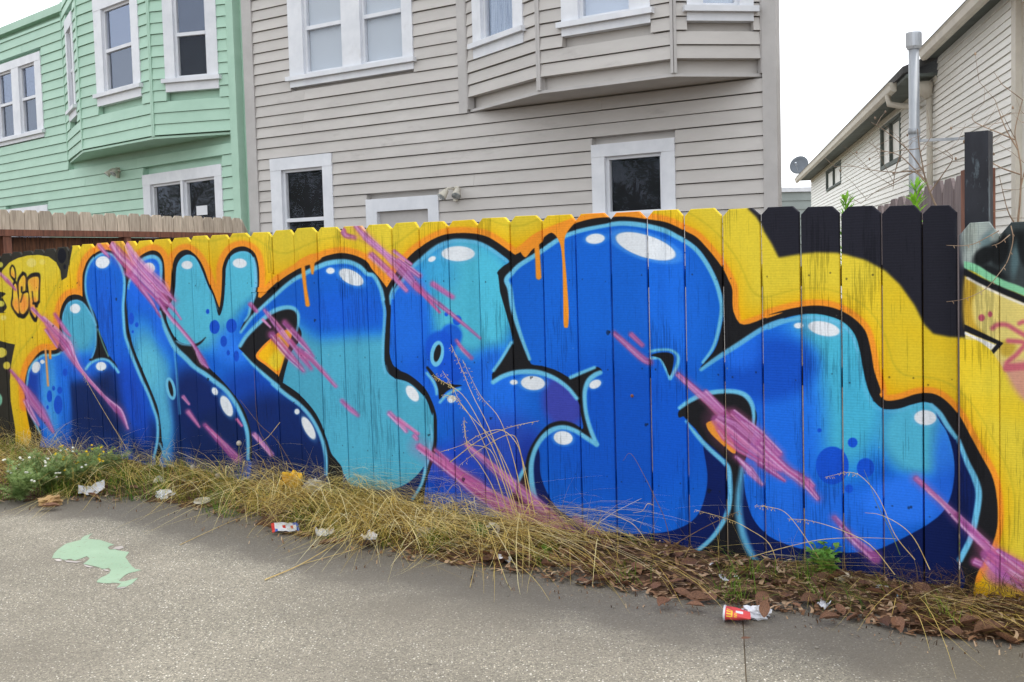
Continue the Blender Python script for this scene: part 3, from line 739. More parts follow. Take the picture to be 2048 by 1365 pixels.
    edge([9, 9, 9, 9, 10, 9, 9, 10, 11, 12], P('Y3', (1140, 922), (1060, 872), (960, 808), (870, 768), (790, 757), (702, 782), (622, 842), (562, 922), (522, 1012), (500, 1112), (498, 1230), (513, 1365), (560, 1540)))
    edge([9, 8, 8, 9, 10, 9], P('Y3', (1140, 922), (1082, 780), (1042, 640), (1026, 520), (1026, 400), (1060, 304), (1120, 248), (1175, 222))); edge([7, 7, 6], P('Y3', (882, 270), (980, 228), (1120, 172)))
    edge([7, 8, 6], P('Y3', (430, 1160), (380, 1260), (325, 1365)))
    edge([6, 9, 10, 9, 9, 9, 8, 7], P('M3', (622, 622), (586, 525), (558, 430), (546, 350)) + P('C', (1605, 820), (1655, 752), (1732, 672), (1885, 575)) + P('D', (170, 523), (330, 414), (450, 354), (600, 310), (750, 279), (880, 256)), soft=1.5)
    edge([9, 10, 10, 9, 9, 8, 7, 5], P('D', (880, 252), (1000, 242), (1150, 252), (1296, 279), (1440, 319), (1548, 374), (1685, 455), (1782, 545), (1880, 690), (1958, 855), (1998, 1000)) + P('M4', (624, 400), (612, 478), (592, 540), (556, 592)), soft=1.5)
    edge([7, 10, 10, 9, 8, 8, 6, 4], P('M4', (550, 618), (600, 582), (680, 530), (780, 466), (850, 440)) + P('M5', (60, 410), (120, 388), (190, 377), (250, 384), (296, 402), (328, 436), (345, 484)), k=.85)
    edge([3, 5, 5, 6, 5], P('M5', (345, 484), (357, 552), (372, 615), (396, 662)) + P('Y6', (185, 186), (235, 206), (320, 200), (400, 175), (480, 158), (530, 168)), k=.45, soft=3)
    edge([8, 10, 10, 8], P('Y6', (530, 165), (585, 220), (635, 300), (690, 375))); edge([8, 11, 13, 13, 12, 12], P('Y6', (706, 395), (762, 540), (810, 640), (836, 740), (820, 880), (784, 1030), (715, 1170)))
    edge([7, 9, 9, 9, 10, 8, 5], P('Y4', (604, 668), (680, 615), (780, 568), (900, 545), (1020, 545), (1100, 572), (1148, 634), (1166, 720), (1160, 820)))
    edge([4, 8, 9, 9, 10, 10, 9, 8], P('Y4', (652, 770), (722, 862), (820, 970), (940, 1080)) + P('Y5', (332, 610), (340, 690), (342, 800), (312, 935), (220, 1078), (90, 1190)))
    c.stroke(P('Y5', (425, 600), (405, 750), (400, 900), (430, 1060), (480, 1180), (545, 1280)), [8, 12, 13, 14, 13, 10], srgb(92, 168, 206), soft=5)
    edge([6, 5, 5, 6, 7, 7], P('M4', (365, 552), (400, 546), (440, 548), (465, 568), (462, 605), (438, 650))); edge([6, 6, 5], P('M4', (365, 578), (398, 576), (415, 600), (436, 650)))
    c.fill(P('Y4', (388, 270), (450, 250), (530, 252), (560, 285), (550, 370), (528, 425), (500, 360), (460, 295)), BLK)
    # ---- dots and shine
    DOT = srgb(14, 72, 178)
    for x, y, rx, ry in ((1664.8, 931.4, 33, 38), (1705.8, 885.4, 9.7, 10), (1731.6, 935.8, 17.6, 19.5), (1639, 861, 4.2, 4.2), (1698.5, 977.7, 8, 8.6), (99, 793, 5.5, 12), (116.6, 810, 8.6, 18.7), (107.6, 777, 3, 5), (120, 781, 5, 7),
                         (131, 745, 5, 7.6), (95, 815, 2.4, 4.2), (262, 637.5, 5.7, 12), (273, 650, 3.5, 5), (265, 664, 2.3, 3), (430, 654.4, 10, 14), (463.4, 652, 10.5, 14), (448, 683, 6.6, 11), (457, 706, 3.3, 5.4), (473, 712.6, 5.5, 11), (416.4, 623.4, 3.5, 5)):
        c.oval(x, y, rx, ry, DOT, soft=1.6)
    for x, y, rx, ry, t in ((72.4, 735, 8, 11.5, 15), (84.8, 724, 4.2, 4.2, 0), (202.9, 733, 10, 8.8, 0), (205, 525, 14, 12, -15), (151, 617.5, 10, 9.5, 0), (299.5, 536, 12, 10, 15), (374.8, 530.5, 11.4, 8.2, 0), (480, 527, 14, 9.4, 4),
                            (660.5, 542, 8.4, 6.2, 0), (702.5, 554.8, 27, 13.5, 27), (430.4, 783, 5.5, 8, -25), (453.7, 812.6, 10, 22, -24), (593.7, 823.8, 5, 5.5, 0), (617.6, 856.4, 9, 25, -28), (863.7, 518.5, 8, 5, -25), (915.8, 507.8, 33, 15, 0),
                            (825, 787.5, 10, 18, -35), (1191.4, 478, 19, 10, -5), (1292, 493, 62, 22, 18), (1597.8, 651.6, 9.3, 5.6, 0), (1648, 657.8, 32, 14, 12), (1850.8, 835.7, 22, 15, 3), (1027.7, 765, 7.4, 5, 0), (1065.6, 766.7, 24, 14, 4),
                            (1191, 768.7, 12.5, 8.2, -25), (1126, 876.4, 19, 13.5, 8), (903, 798.5, 8.5, 7.5, -20)):
        c.oval(x, y, rx * 1.25, ry * 1.25, srgb(120, 180, 226), t, 7, .35); c.oval(x, y, rx, ry, WHT, t, 2.2)
    # ---- orange drips
    c.stroke(P('B', (1215, 600), (1300, 545), (1400, 505), (1465, 480)), [8, 16, 20, 14], ORA); c.stroke(P('B', (1310, 560), (1335, 800), (1360, 970)), [8, 7, 9], ORA); c.stroke(P('B', (1405, 530), (1410, 650)), [11, 5], ORA)
    c.fill([(1050, 515), (1064, 500), (1085, 482), (1085, 462), (1060, 474), (1040, 497)], ORA); c.stroke(P('D', (115, 440), (128, 600), (138, 790)), [10, 10, 11], ORA)
    c.fill([(1078, 470), (1110, 450), (1147, 437), (1151, 443), (1136, 462), (1129, 478), (1129, 509), (1133, 560), (1137, 620), (1136, 652), (1132, 656), (1127, 650), (1126, 600), (1124, 520), (1118, 484), (1103, 466), (1085, 476)], ORA)
    c.fill([(1152, 446), (1200, 424), (1245, 420), (1300, 428), (1340, 445), (1300, 436), (1245, 428), (1200, 433)], ORA)
    c.stroke(P('Z2', (300, 470), (380, 340), (450, 290), (560, 280)), [5, 10, 12, 8], ORA); c.stroke(P('Z2', (478, 310), (505, 690)), 4, srgb(232, 158, 90)); c.stroke(P('Z2', (525, 290), (528, 400)), 5.5, ORA)
    # ---- the end section's own painting (beyond the last black plank)
    c.fill(P('Y7', (96, -60), (700, -60), (700, 640), (470, 500), (350, 460), (200, 380), (96, 340)), srgb(58, 66, 68), smooth=False)
    c.fill([(1925, 430), (1990, 430), (1984, 470), (1966, 500), (1950, 522), (1925, 530)], srgb(142, 152, 150), 12)
    for x, y, rx, ry, tl, k, cc in ((1950, 462, 26, 14, -30, .8, 0), (1942, 500, 12, 30, 20, .7, 0), (1975, 478, 20, 10, -50, .6, 2), (1968, 512, 24, 16, -35, .9, 1), (2000, 500, 18, 34, 10, .9, 1), (1992, 470, 10, 16, 30, .7, 0), (2034, 480, 12, 20, 0, .7, 1), (2030, 520, 8, 34, 6, .75, 2), (2052, 500, 16, 40, -10, .8, 1), (1986, 545, 30, 10, 25, .8, 1), (2080, 480, 14, 30, 10, .7, 0), (2100, 530, 20, 30, 0, .6, 2)):
        c.oval(x, y, rx, ry, [srgb(168, 178, 172), srgb(20, 22, 24), srgb(92, 120, 126)][cc], tl, 9, k)
    c.oval(1940, 470, 12, 30, srgb(150, 158, 150), 10, 8, .8)
    c.fill(P('Y7', (95, 370), (200, 440), (350, 510), (470, 560), (900, 760), (900, 1900), (480, 1180), (420, 1090), (350, 990), (300, 920), (250, 850), (170, 800), (95, 790)), srgb(224, 204, 118), smooth=False)
    c.fill(P('Y7', (95, 385), (170, 460), (140, 560), (160, 690), (240, 780), (95, 720)), srgb(196, 158, 52), 6); c.fill(P('Y7', (330, 800), (420, 830), (380, 900), (320, 880)), srgb(196, 164, 60), 6)
    c.fill(P('Y7', (280, 880), (330, 940), (470, 920), (900, 900), (900, 1500), (470, 1180), (350, 990)), srgb(206, 150, 128), 10)
    for q, w in (([(270, 720), (300, 700), (360, 700), (430, 740), (500, 780)], 9), ([(440, 690), (470, 680), (520, 690)], 8), ([(370, 800), (470, 815), (430, 880), (360, 950), (470, 970), (700, 980)], 9), ([(360, 975), (480, 960)], 14)):
        c.stroke(P('Y7', *q), w, srgb(196, 100, 112), soft=3)
    c.oval(1963, 636, 6.5, 7, srgb(190, 90, 104), soft=2.5); c.oval(1980, 629, 4.5, 6, srgb(190, 90, 104), soft=2.5)
    board = np.tile((np.arange(c.w) + CX0 > 1927).astype(np.float32), (c.h, 1))
    c.stroke(P('Y7', (50, 312), (150, 335), (250, 395), (350, 445), (470, 490), (900, 690)), 15, srgb(132, 200, 156), clip=board); c.stroke(P('Y7', (50, 340), (200, 422), (350, 490), (470, 540), (900, 745)), 13, BLK, clip=board)
    c.stroke(P('Y7', (110, 402), (200, 450), (350, 520), (470, 570)), 5, srgb(238, 232, 226), k=.85)
    c.fill(P('Y7', (90, 695), (340, 815), (275, 885), (262, 862), (295, 822), (90, 738)), BLK, smooth=False); c.fill(P('Y7', (92, 742), (290, 828), (258, 860), (200, 810), (92, 760)), srgb(236, 232, 226), smooth=False)
    # ---- purple swipes
    S = c.splash
    S(P('p', (197, 490), (207, 502), (217.6, 515)), [8, 7, 2], 1); S(P('p', (223, 488), (237, 509.5), (259.5, 532), (294, 566.7), (320.5, 593), (343, 614)), [16, 20, 24, 26, 24, 6], 2); S(P('p', (252, 486), (267, 513), (292, 542), (324, 574), (351, 602)), [9, 14, 18, 22, 3], 3)
    S(P('p', (254, 546), (270, 562), (286, 583)), [12, 6, 2], 4); S(P('p', (318, 600), (340, 632), (385, 686.7), (406, 722.5), (417, 736)), [10, 5, 5, 12, 2], 5); S(P('p', (341, 608.6), (362, 639)), [4, 1.5], 6); S(P('p', (270, 562), (300, 600), (322, 634)), [8, 7, 2], 60)
    S(P('p', (0, 547), (14, 562), (31, 580)), [3, 7, 2], 7); S(P('p', (64.5, 617.5), (88, 642)), [6, 4], 8); S(P('p', (86, 636), (106.7, 661), (133, 689.5), (146.7, 716), (164, 743), (207.6, 792), (238, 823), (255, 858)), [6, 20, 24, 12, 5, 4, 14, 4], 9)
    S(P('p', (92, 660), (115, 695)), [5, 2], 61); S(P('p', (110, 629), (132, 661.5), (141, 672)), [6, 7, 2], 10); S(P('p', (21, 741), (47.6, 773), (63, 798), (84, 827), (107, 865)), [3, 8, 18, 16, 4], 11); S(P('p', (51, 802), (64, 828), (78, 851)), [8, 9, 3], 12)
    for i, (p, w) in enumerate((([(366, 794), (378, 809)], [6, 3]), ([(376, 823.6), (399, 854)], [10, 4]), ([(410, 850), (441, 883), (475, 918)], [7, 10, 18]), ([(474, 839), (484, 852)], [4, 3]), ([(508, 869), (543, 910)], [8, 9]),
                                ([(500.5, 608.6), (513, 623)], [7, 6]), ([(529, 620), (561.5, 662), (580, 686)], [5, 12, 9]), ([(526, 640), (541, 655)], [4, 2]), ([(569, 645), (601.5, 681), (628, 713)], [11, 10, 2]),
                                ([(544, 669.6), (577, 709.6), (608, 742)], [16, 14, 6]), ([(580.5, 683), (603, 711.5), (623, 738)], [10, 13, 6]), ([(600, 700), (626, 721), (672, 773)], [9, 8, 5]), ([(684, 801.8), (700, 818), (716, 831)], [7, 9, 6]),
                                ([(685.7, 459), (691.6, 470.5), (710, 476)], [10, 9, 8]), ([(712.7, 452), (731, 472.8), (771, 508), (804, 538.5), (838, 578)], [12, 14, 10, 22, 14]), ([(841.6, 580.7), (898, 625), (960, 677)], [9, 6, 3]),
                                ([(743, 510), (776, 541)], [12, 13]), ([(780, 545), (813.5, 582)], [12, 6]), ([(787.7, 503), (823, 529)], [6, 3]), ([(797, 519.7), (839, 552)], [7, 9]), ([(830, 570), (879, 625)], [9, 3]), ([(865, 567.8), (905, 594.7)], [10, 8]),
                                ([(912, 681.5), (925, 699), (942.4, 716.6)], [5, 6, 7]), ([(780, 827), (797.7, 845), (813, 862.5)], [9, 9, 7]), ([(797.7, 839), (836.7, 868)], [6, 5]), ([(829, 872), (834, 878)], [8, 7]),
                                ([(837, 893), (875.8, 921), (915, 950), (970, 990), (1047, 1034), (1140, 1086)], [14, 16, 20, 34, 46, 34]), ([(870, 900), (910, 935), (960, 970)], [4, 8, 14]), ([(932, 890), (996, 943.6), (1068, 1005), (1150, 1076)], [5, 16, 24, 30]),
                                ([(1150, 1036), (1222, 1090), (1250, 1104)], [10, 20, 8]), ([(1229, 667), (1281.8, 714), (1300, 725)], [9, 13, 12]), ([(1263, 669), (1285.7, 691)], [9, 8]), ([(1355.6, 748), (1379, 769), (1424, 808.8), (1452, 834)], [8, 11, 15, 22]),
                                ([(1411, 783.7), (1448, 822)], [8, 8]), ([(1432, 840), (1460, 862), (1490, 887), (1529.7, 919), (1562, 940)], [24, 50, 48, 26, 12]), ([(1466, 824.6), (1516.5, 868), (1560, 908)], [12, 22, 14]), ([(1471.7, 914), (1500, 942), (1524, 970)], [5, 16, 5]),
                                ([(1520, 888), (1571, 936), (1606, 962), (1636, 998)], [22, 16, 20, 9]), ([(1520, 926), (1570, 962)], [14, 3]), ([(1616, 962), (1627, 972)], [10, 6]), ([(1667.7, 1035.5), (1705.8, 1078), (1752, 1118)], [9, 14, 24]),
                                ([(1832, 957), (1884.6, 1006), (1915, 1037), (1961.6, 1083), (2000, 1120)], [12, 9, 16, 20, 26]), ([(1912, 1028), (1940, 1056), (1968, 1083)], [6, 9, 4]), ([(1971, 1110), (2010, 1140), (2060, 1172)], [26, 46, 40]), ([(1995, 1101), (2050, 1137)], [6, 18]), ([(1948, 1124), (1962, 1130)], [14, 14]))):
        S(p, w, 20 + i)
    c.oval(1995, 1150, 26, 20, srgb(180, 96, 168), 20, 16, .7)
    # faint drift of spray grain over everything
    blue = np.clip((c.a[..., 2] - c.a[..., 0] - .2) / .3, 0, 1) * np.clip((c.a[..., 2] - .42) / .2, 0, 1) * np.clip((.62 - c.a[..., 1]) / .15, 0, 1)
    c.a *= 1 + blue[..., None] * np.array([.1, .11, .16], np.float32)
    c.a *= (1 + (c.grain - .5)[..., None] * .05)
    return np.clip(c.a, 0, 1)
# ---------------------------------------------------------------- sites
FENCE = Face.plane(35.5, 4.6)                               # front face of the painted fence
GREY = Face.plane(33, 12.65)
_c = GREY.at(-13.5, 0)
GREEN = Face.plane(42, float(np.array(_c[:2]) @ np.array([math.sin(R(42)), math.cos(R(42))])))
CREAM = Face.plane(-78.5, -3.5956)
LOT = np.array([.2, .98])                                    # lot lines run this way, away from the viewer


def bed_edge(s):                                             # how far the overgrown strip reaches from the fence onto the paving
    return float(np.interp(s, [-12, -7.4, -6.69, -6.27, -5.75, -5.1, -4.5, -3.6, -3.0, -2.34, -1.87, -1.36, -.95, -.71, 1.5],
                           [1.1, 1.1, 1.05, .78, .52, .56, .64, .66, .58, .56, .52, .42, .44, .36, .34]))


def bed(s, w, z=0.0):
    return FENCE.at(s, z, w)


# ---------------------------------------------------------------- ground and paving
g = MB()
g.add([(-400, -400, -.03), (400, -400, -.03), (400, 400, -.03), (-400, 400, -.03)], [(0, 1, 2, 3)])
tag(g.build('ground', M['dirt']), kind='structure')


def concrete():
    m, t, p = nodes('exposed_aggregate_concrete')
    tc = N(t, 'TexCoord')
    mp = N(t, 'Mapping')
    L(t, tc.outputs['Object'], mp.inputs[0])
    v = mp.outputs[0]
    base = N(t, 'TexNoise', Scale=1.1, Detail=7, Roughness=.6)
    fine = N(t, 'TexNoise', Scale=130, Detail=3, Roughness=.8)
    vor = N(t, 'TexVoronoi', Scale=125)
    vor2 = N(t, 'TexVoronoi', Scale=75)
    for n in (base, fine, vor, vor2):
        L(t, v, n.inputs['Vector'])
    col = mixc(t, lin(134, 128, 114), lin(158, 151, 136), ramp(t, base.outputs['Fac'], (.32, 0), (.68, 1)))
    col = mixc(t, col, lin(76, 72, 66), ramp(t, fine.outputs['Fac'], (.38, .85), (.54, 0)))
    sp = N(t, 'SeparateColor')
    L(t, vor.outputs['Color'], sp.inputs[0])
    stone = mixc(t, lin(80, 75, 70), lin(222, 212, 190), sp.outputs[0])
    near = ramp(t, vor.outputs['Distance'], (.28, 1), (.46, 0))
    pick = N(t, 'Math', operation='MULTIPLY')
    L(t, near, pick.inputs[0]); L(t, ramp(t, sp.outputs[1], (.34, 0), (.55, .9)), pick.inputs[1])
    col = mixc(t, col, stone, pick.outputs[0])
    sp2 = N(t, 'SeparateColor')
    L(t, vor2.outputs['Color'], sp2.inputs[0])
    pk2 = N(t, 'Math', operation='MULTIPLY')
    L(t, ramp(t, vor2.outputs['Distance'], (.2, 1), (.3, 0)), pk2.inputs[0]); L(t, ramp(t, sp2.outputs[0], (.8, 0), (.86, .95)), pk2.inputs[1])
    col = mixc(t, col, lin(236, 230, 218), pk2.outputs[0])
    # soil washed out of the bed and painted-in fence shade darken the paving unevenly
    st = N(t, 'Attribute', attribute_name='stain_shade')
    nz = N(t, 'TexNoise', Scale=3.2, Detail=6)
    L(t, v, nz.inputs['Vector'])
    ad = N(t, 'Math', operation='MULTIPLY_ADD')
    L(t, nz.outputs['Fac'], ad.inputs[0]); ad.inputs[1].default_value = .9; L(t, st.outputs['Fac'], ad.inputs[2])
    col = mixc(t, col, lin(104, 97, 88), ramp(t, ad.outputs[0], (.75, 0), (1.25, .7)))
    bl = N(t, 'TexNoise', Scale=.7, Detail=3)
    L(t, v, bl.inputs['Vector'])
    col = mixc(t, col, lin(108, 101, 90), ramp(t, bl.outputs['Fac'], (.45, 0), (.72, .75)))
    L(t, col, p.inputs['Base Color'])
    p.inputs['Roughness'].default_value = .78
    p.inputs['Specular IOR Level'].default_value = .35
    b = N(t, 'Bump', Strength=.55, Distance=.004)
    L(t, vor.outputs['Distance'], b.inputs['Height'])
    b2 = N(t, 'Bump', Strength=.35, Distance=.02)
    L(t, fine.outputs['Fac'], b2.inputs['Height']); L(t, b.outputs[0], b2.inputs['Normal']); L(t, b2.outputs[0], p.inputs['Normal'])
    return m


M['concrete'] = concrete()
pav = thing('pavement', bed(-3, 2))
tag(pav, kind='structure')
_j = ground_at(1489, 1300)
SKEW = float((LOT @ FENCE.t) / (LOT @ FENCE.n))               # joints run with the lot lines, not square to the fence
_w = float((_j[:2] - FENCE.org) @ FENCE.n)
JS = float((_j[:2] - FENCE.org) @ FENCE.t) - SKEW * _w
joints = [JS + k * 5.2 for k in range(-5, 4)]
for k in range(len(joints) - 1):
    a0, a1 = joints[k] + .0025, joints[k + 1] - .0025
    mb = MB()
    ws = [.06, .25, .45, .65, .85, 1.1, 1.5, 2.2, 3.5, 12]
    na = 22
    vs, stain_shade = [], []
    for w in ws:
        for i in range(na):
            s = a0 + (a1 - a0) * i / (na - 1) + SKEW * w
            vs.append(bed(s, w, 0))
            stain_shade.append(max(0, 1.05 - (w - bed_edge(s)) / .75))
    fs = [(j * na + i, j * na + i + 1, (j + 1) * na + i + 1, (j + 1) * na + i) for j in range(len(ws) - 1) for i in range(na - 1)]
    mb.add(vs, fs)
    cor = [(a0 + SKEW * ws[0], ws[0]), (a0 + SKEW * ws[-1], ws[-1]), (a1 + SKEW * ws[-1], ws[-1]), (a1 + SKEW * ws[0], ws[0])]
    mb.add([bed(*q, 0) for q in cor] + [bed(*q, -.05) for q in cor], [(0, 1, 5, 4), (1, 2, 6, 5), (2, 3, 7, 6), (3, 0, 4, 7)])
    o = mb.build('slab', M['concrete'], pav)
    at = o.data.attributes.new('stain_shade', 'FLOAT', 'POINT')
    at.data.foreach_set('value', stain_shade + [0] * 8)
mb = MB()
mb.box(FENCE, -28, 16, -.029, -.004, .06, 12)
mb.build('joint_filler', M['dirt'], pav)


# ---------------------------------------------------------------- house parts
def siding(f, a0, a1, z0, z1, step, holes, mat, parent, deep=.1, lip=.027, base=0.0, gap=.011):
    """Lap boards, each one an object; rows are cut where windows, doors and bays stand."""
    z = base + math.ceil((z0 - base) / step - 1e-6) * step if base else z0
    while z < z1 - .02:
        zt = min(z + step, z1)
        cuts = [(a0, a1)]
        for h0, h1, hz0, hz1 in holes:
            if zt > hz0 + .01 and z < hz1 - .01:
                nxt = []
                for c0, c1 in cuts:
                    if h1 <= c0 or h0 >= c1:
                        nxt.append((c0, c1))
                    else:
                        if h0 - c0 > .03:
                            nxt.append((c0, h0))
                        if c1 - h1 > .03:
                            nxt.append((h1, c1))
                cuts = nxt
        parts = []
        for c0, c1 in cuts:                                  # long rows are pieced from two boards
            if c1 - c0 > 3 and rng.random() < .7:
                cj = c0 + (c1 - c0) * rng.uniform(.2, .8)
                parts += [(c0, cj - .0015), (cj + .0015, c1)]
            else:
                parts.append((c0, c1))
        for c0, c1 in parts:
            k = rng.uniform(-.002, .003)
            mb = MB()
            zb = z + gap + k
            mb.hexa([f.at(c0, zb, -deep), f.at(c1, zb, -deep), f.at(c1, zt, -deep), f.at(c0, zt, -deep),
                     f.at(c0, zb, lip + k), f.at(c1, zb, lip + k), f.at(c1, zt, .003), f.at(c0, zt, .003)])
            mb.build('siding_board', mat, parent)
        z += step


def window(f, a0, a1, z0, z1, panes, parent, sill=True, name='window', trim='white', glass=('glass', 'glass'), behind=('dark_room', 'dark_room'), sash=.045, proud=.035):
    """Casing boards with a sill and apron; each pane (a0, a1, z0, z1, meeting rail or None) sits in its own sash."""
    pt, pb = max(p[3] for p in panes), min(p[2] for p in panes)
    mb = MB()
    sz = .07 if sill else 0
    top = pb - .005
    xs = [a0] + [v for p in panes for v in (p[0], p[1])] + [a1]
    lo = (top if sill else z0)
    for i in range(0, len(xs), 2):
        mb.box(f, xs[i], xs[i + 1], lo, pt, -.09, proud)
    mb.box(f, a0, a1, pt, z1, -.09, proud + .006)
    if not sill:
        mb.box(f, xs[1], xs[-2], z0, pb, -.09, proud - .004)
    w = mb.build(name, M[trim], parent)
    if sill:
        s = MB()
        s.box(f, a0 - .05, a1 + .05, top - sz, top, -.09, proud + .06)
        s.build('sill', M['white'], w)
        s = MB()
        s.box(f, a0, a1, z0, top - sz - .001, -.09, proud - .002)
        s.build('apron', M['white'], w)
    for p in panes:
        q0, q1, qz0, qz1, mz = p[:5]
        gl, bh = (p[5] if len(p) > 5 else glass), (p[6] if len(p) > 6 else behind)
        s = MB()
        for r in ((q0, q0 + sash, qz0, qz1), (q1 - sash, q1, qz0, qz1), (q0 + sash, q1 - sash, qz1 - sash, qz1), (q0 + sash, q1 - sash, qz0, qz0 + sash)):
            s.box(f, *r, -.085, -.02)
        if mz:
            s.box(f, q0 + sash, q1 - sash, mz - .03, mz + .03, -.085, -.012)
        s.build('sash', M[trim], w)
        spans = ((qz0 + sash, mz - .03), (mz + .03, qz1 - sash)) if mz else ((qz0 + sash, qz1 - sash),)
        for k, (v0, v1) in enumerate(spans):
            g_ = MB()
            g_.box(f, q0 + sash, q1 - sash, v0, v1, -.056, -.052)
            g_.build('pane', M[gl[k]], w)
            b_ = MB()
            if bh[k] == 'curtain':
                n = 12
                vs = [f.at(q0 + sash + (q1 - q0 - 2 * sash) * i / n, v, -.09 + .012 * (i % 2)) for v in (v0, v1) for i in range(n + 1)]
                b_.add(vs, [(i, i + 1, n + 2 + i, n + 1 + i) for i in range(n)])
                b_.build('curtain', M['curtain'], w)
            else:
                b_.box(f, q0 + sash, q1 - sash, v0, v1, -.098, -.09)
                b_.build('blind' if bh[k] == 'blind' else 'dark_room', M[bh[k]], w)
    return w


def flood_light(f, a, z, parent, k=1.0):
    m = MB()
    m.tube([f.at(a, z, 0), f.at(a, z, .05 * k)], [.075 * k, .06 * k], 14)
    m.box(f, a - .03 * k, a + .03 * k, z - .2 * k, z - .02, .03 * k, .1 * k)
    o = m.build('flood_light', M['lamp'], parent)
    for sg in (-1, 1):
        h = MB()
        p0 = np.array(f.at(a + sg * .03 * k, z + .02 * k, .05 * k)); p1 = np.array(f.at(a + sg * .11 * k, z + .03 * k, .13 * k))
        dr = np.array(f.at(a + sg * .16 * k, z - .13 * k, .27 * k)) - p1
        dr /= np.linalg.norm(dr)
        h.tube([p0, p1, p1 + dr * .05 * k], [.016 * k, .02 * k, .04 * k], 10)
        h.tube([p1 + dr * .05 * k, p1 + dr * .1 * k, p1 + dr * .2 * k, p1 + dr * .21 * k], [.045 * k, .055 * k, .085 * k, .085 * k], 14, 0)
        h.tube([p1 + dr * .2101 * k, p1 + dr * .216 * k], [.078 * k, .07 * k], 14, 1)
        h.build('lamp_head', [M['lamp'], M['lens']], o, smooth=True)
    return o


def body(f, a0, a1, z1, depth, mat, roof, parent, o=-.1, along=LOT):
    p0, p1 = f.xy(a0, o), f.xy(a1, o)
    mb = MB()
    mb.slab([p0, p1, p1 + along * depth, p0 + along * depth], -.02, z1)
    mb.build('wall', mat, parent)
    mb = MB()
    q0, q1 = f.xy(a0 - .1, o + .16), f.xy(a1 + .1, o + .16)
    mb.slab([q0, q1, q1 + along * (depth + .3), q0 + along * (depth + .3)], z1 + .001, z1 + .16)
    mb.build('roof', roof, parent)


def bay(f, a0, a1, b0, b1, D, zb, zt, step, mat, trim, parent, wins, base, gap=.013):
    """A canted bay window: underside, three clad faces, corner boards, a window in each face."""
    fl, ff, fr = f.between(a0, 0, b0, D), f.between(b0, D, b1, D), f.between(b1, D, a1, 0)
    core = MB()
    k = .1
    core.slab([f.xy(a0 + .05, -.1), f.xy(a1 - .05, -.1), f.xy(b1 - .06, D - k), f.xy(b0 + .06, D - k)][::-1], zb + .02, zt)
    b = core.build('bay', mat, parent)
    s = MB()
    s.slab([f.xy(a0, -.02), f.xy(a1, -.02), f.xy(b1, D + .01), f.xy(b0, D + .01)][::-1], zb - .02, zb + .018)
    s.build('bay_floor', trim, b)
    cw = .032
    for g_, w in ((fl, wins[0]), (ff, wins[1]), (fr, wins[2])):
        holes = [(w[0], w[1], w[2], w[3])]
        siding(g_, cw, g_.L - cw, zb + .02, zt, step, holes, mat, b, deep=.085, base=base, gap=gap)
        window(g_, w[0], w[1], w[2], w[3], w[4], b)
        for q0, q1, oo in ((-.005, cw - .002, .0325), (g_.L - cw + .002, g_.L + .005, .032)):
            c = MB()
            c.box(g_, q0, q1, zb + .02, zt, -.08, oo)
            c.build('corner_board', trim, b)
    return b


# ---------------------------------------------------------------- grey house
H = thing('grey_house', GREY.at(-8.9, 0), 'warm grey clapboard house with an overhanging bay window behind the painted fence', 'house')
body(GREY, -13.5, -4.23, 7.6, 9, M['grey_siding'], M['roof'], H)
W1 = (-12.43, -9.85, 4.42, 6.75)
W2 = (-12.97, -11.58, 1.75, 3.29)
DR = (-10.89, -9.46, .0, 2.50)
W3 = (-6.83, -5.6, 1.75, 3.02)
siding(GREY, -13.27, -4.41, 1.2, 7.5, .178, [W1, W2, DR, W3, (-8.9, -4.4, 3.66, 7.6)], M['grey_siding'], H, base=.09)
tr = MB(); tr.box(GREY, -13.5, -13.272, 0, 7.5, -.1, .042); tr.build('corner_board', M['grey_trim'], H)
tr = MB(); tr.box(GREY, -4.408, -4.23, 0, 7.5, -.1, .042); tr.build('corner_board', M['grey_trim'], H)
tr = MB(); tr.box(GREY, -13.27, -4.41, 0, 1.27, -.1, -.004); tr.build('lower_wall', M['grey_siding'], H)
tr = MB(); tr.box(GREY, -9.02, -8.875, 3.66, 7.5, -.0995, .037); tr.build('corner_board', M['grey_trim'], H)
window(GREY, *W1, [(-12.11, -11.27, 4.60, 6.5, 5.345), (-10.88, -10.05, 4.60, 6.5, 5.345)], H, behind=('blind', 'blind'))
window(GREY, *W2, [(-12.72, -11.79, 1.8, 3.09, 2.25)], H, sill=False)
window(GREY, *W3, [(-6.63, -5.79, 2.06, 2.85, None)], H, sill=True)
d_ = MB()
for r in ((-10.89, -10.67, 0, 2.3), (-9.66, -9.46, 0, 2.3), (-10.89, -9.46, 2.3, 2.5)):
    d_.box(GREY, *r, -.09, .036)
do = d_.build('door', M['white'], H)
d_ = MB(); d_.box(GREY, -10.67, -9.66, .02, 2.298, -.095, -.045); d_.build('door_leaf', M['grey_trim'], do)
flood_light(GREY, -9.12, 2.55, H, .85)
bay(GREY, -8.87, -4.42, -7.19, -5.27, 0.75, 3.69, 7.5, .172, M['grey_siding'], M['grey_trim'], H,
    [(.22, 1.52, 4.4, 6.6, [(.45, 1.28, 4.62, 6.4, None, ('glass_sky',), ('curtain',))]), (.37, 1.63, 4.36, 6.6, [(.62, 1.36, 4.54, 6.4, None, ('glass_sky',), ('blind',))]),
     (.17, 1.02, 4.34, 6.6, [(.35, .84, 4.52, 6.4, None, ('glass_sky',), ('blind',))])], .09)

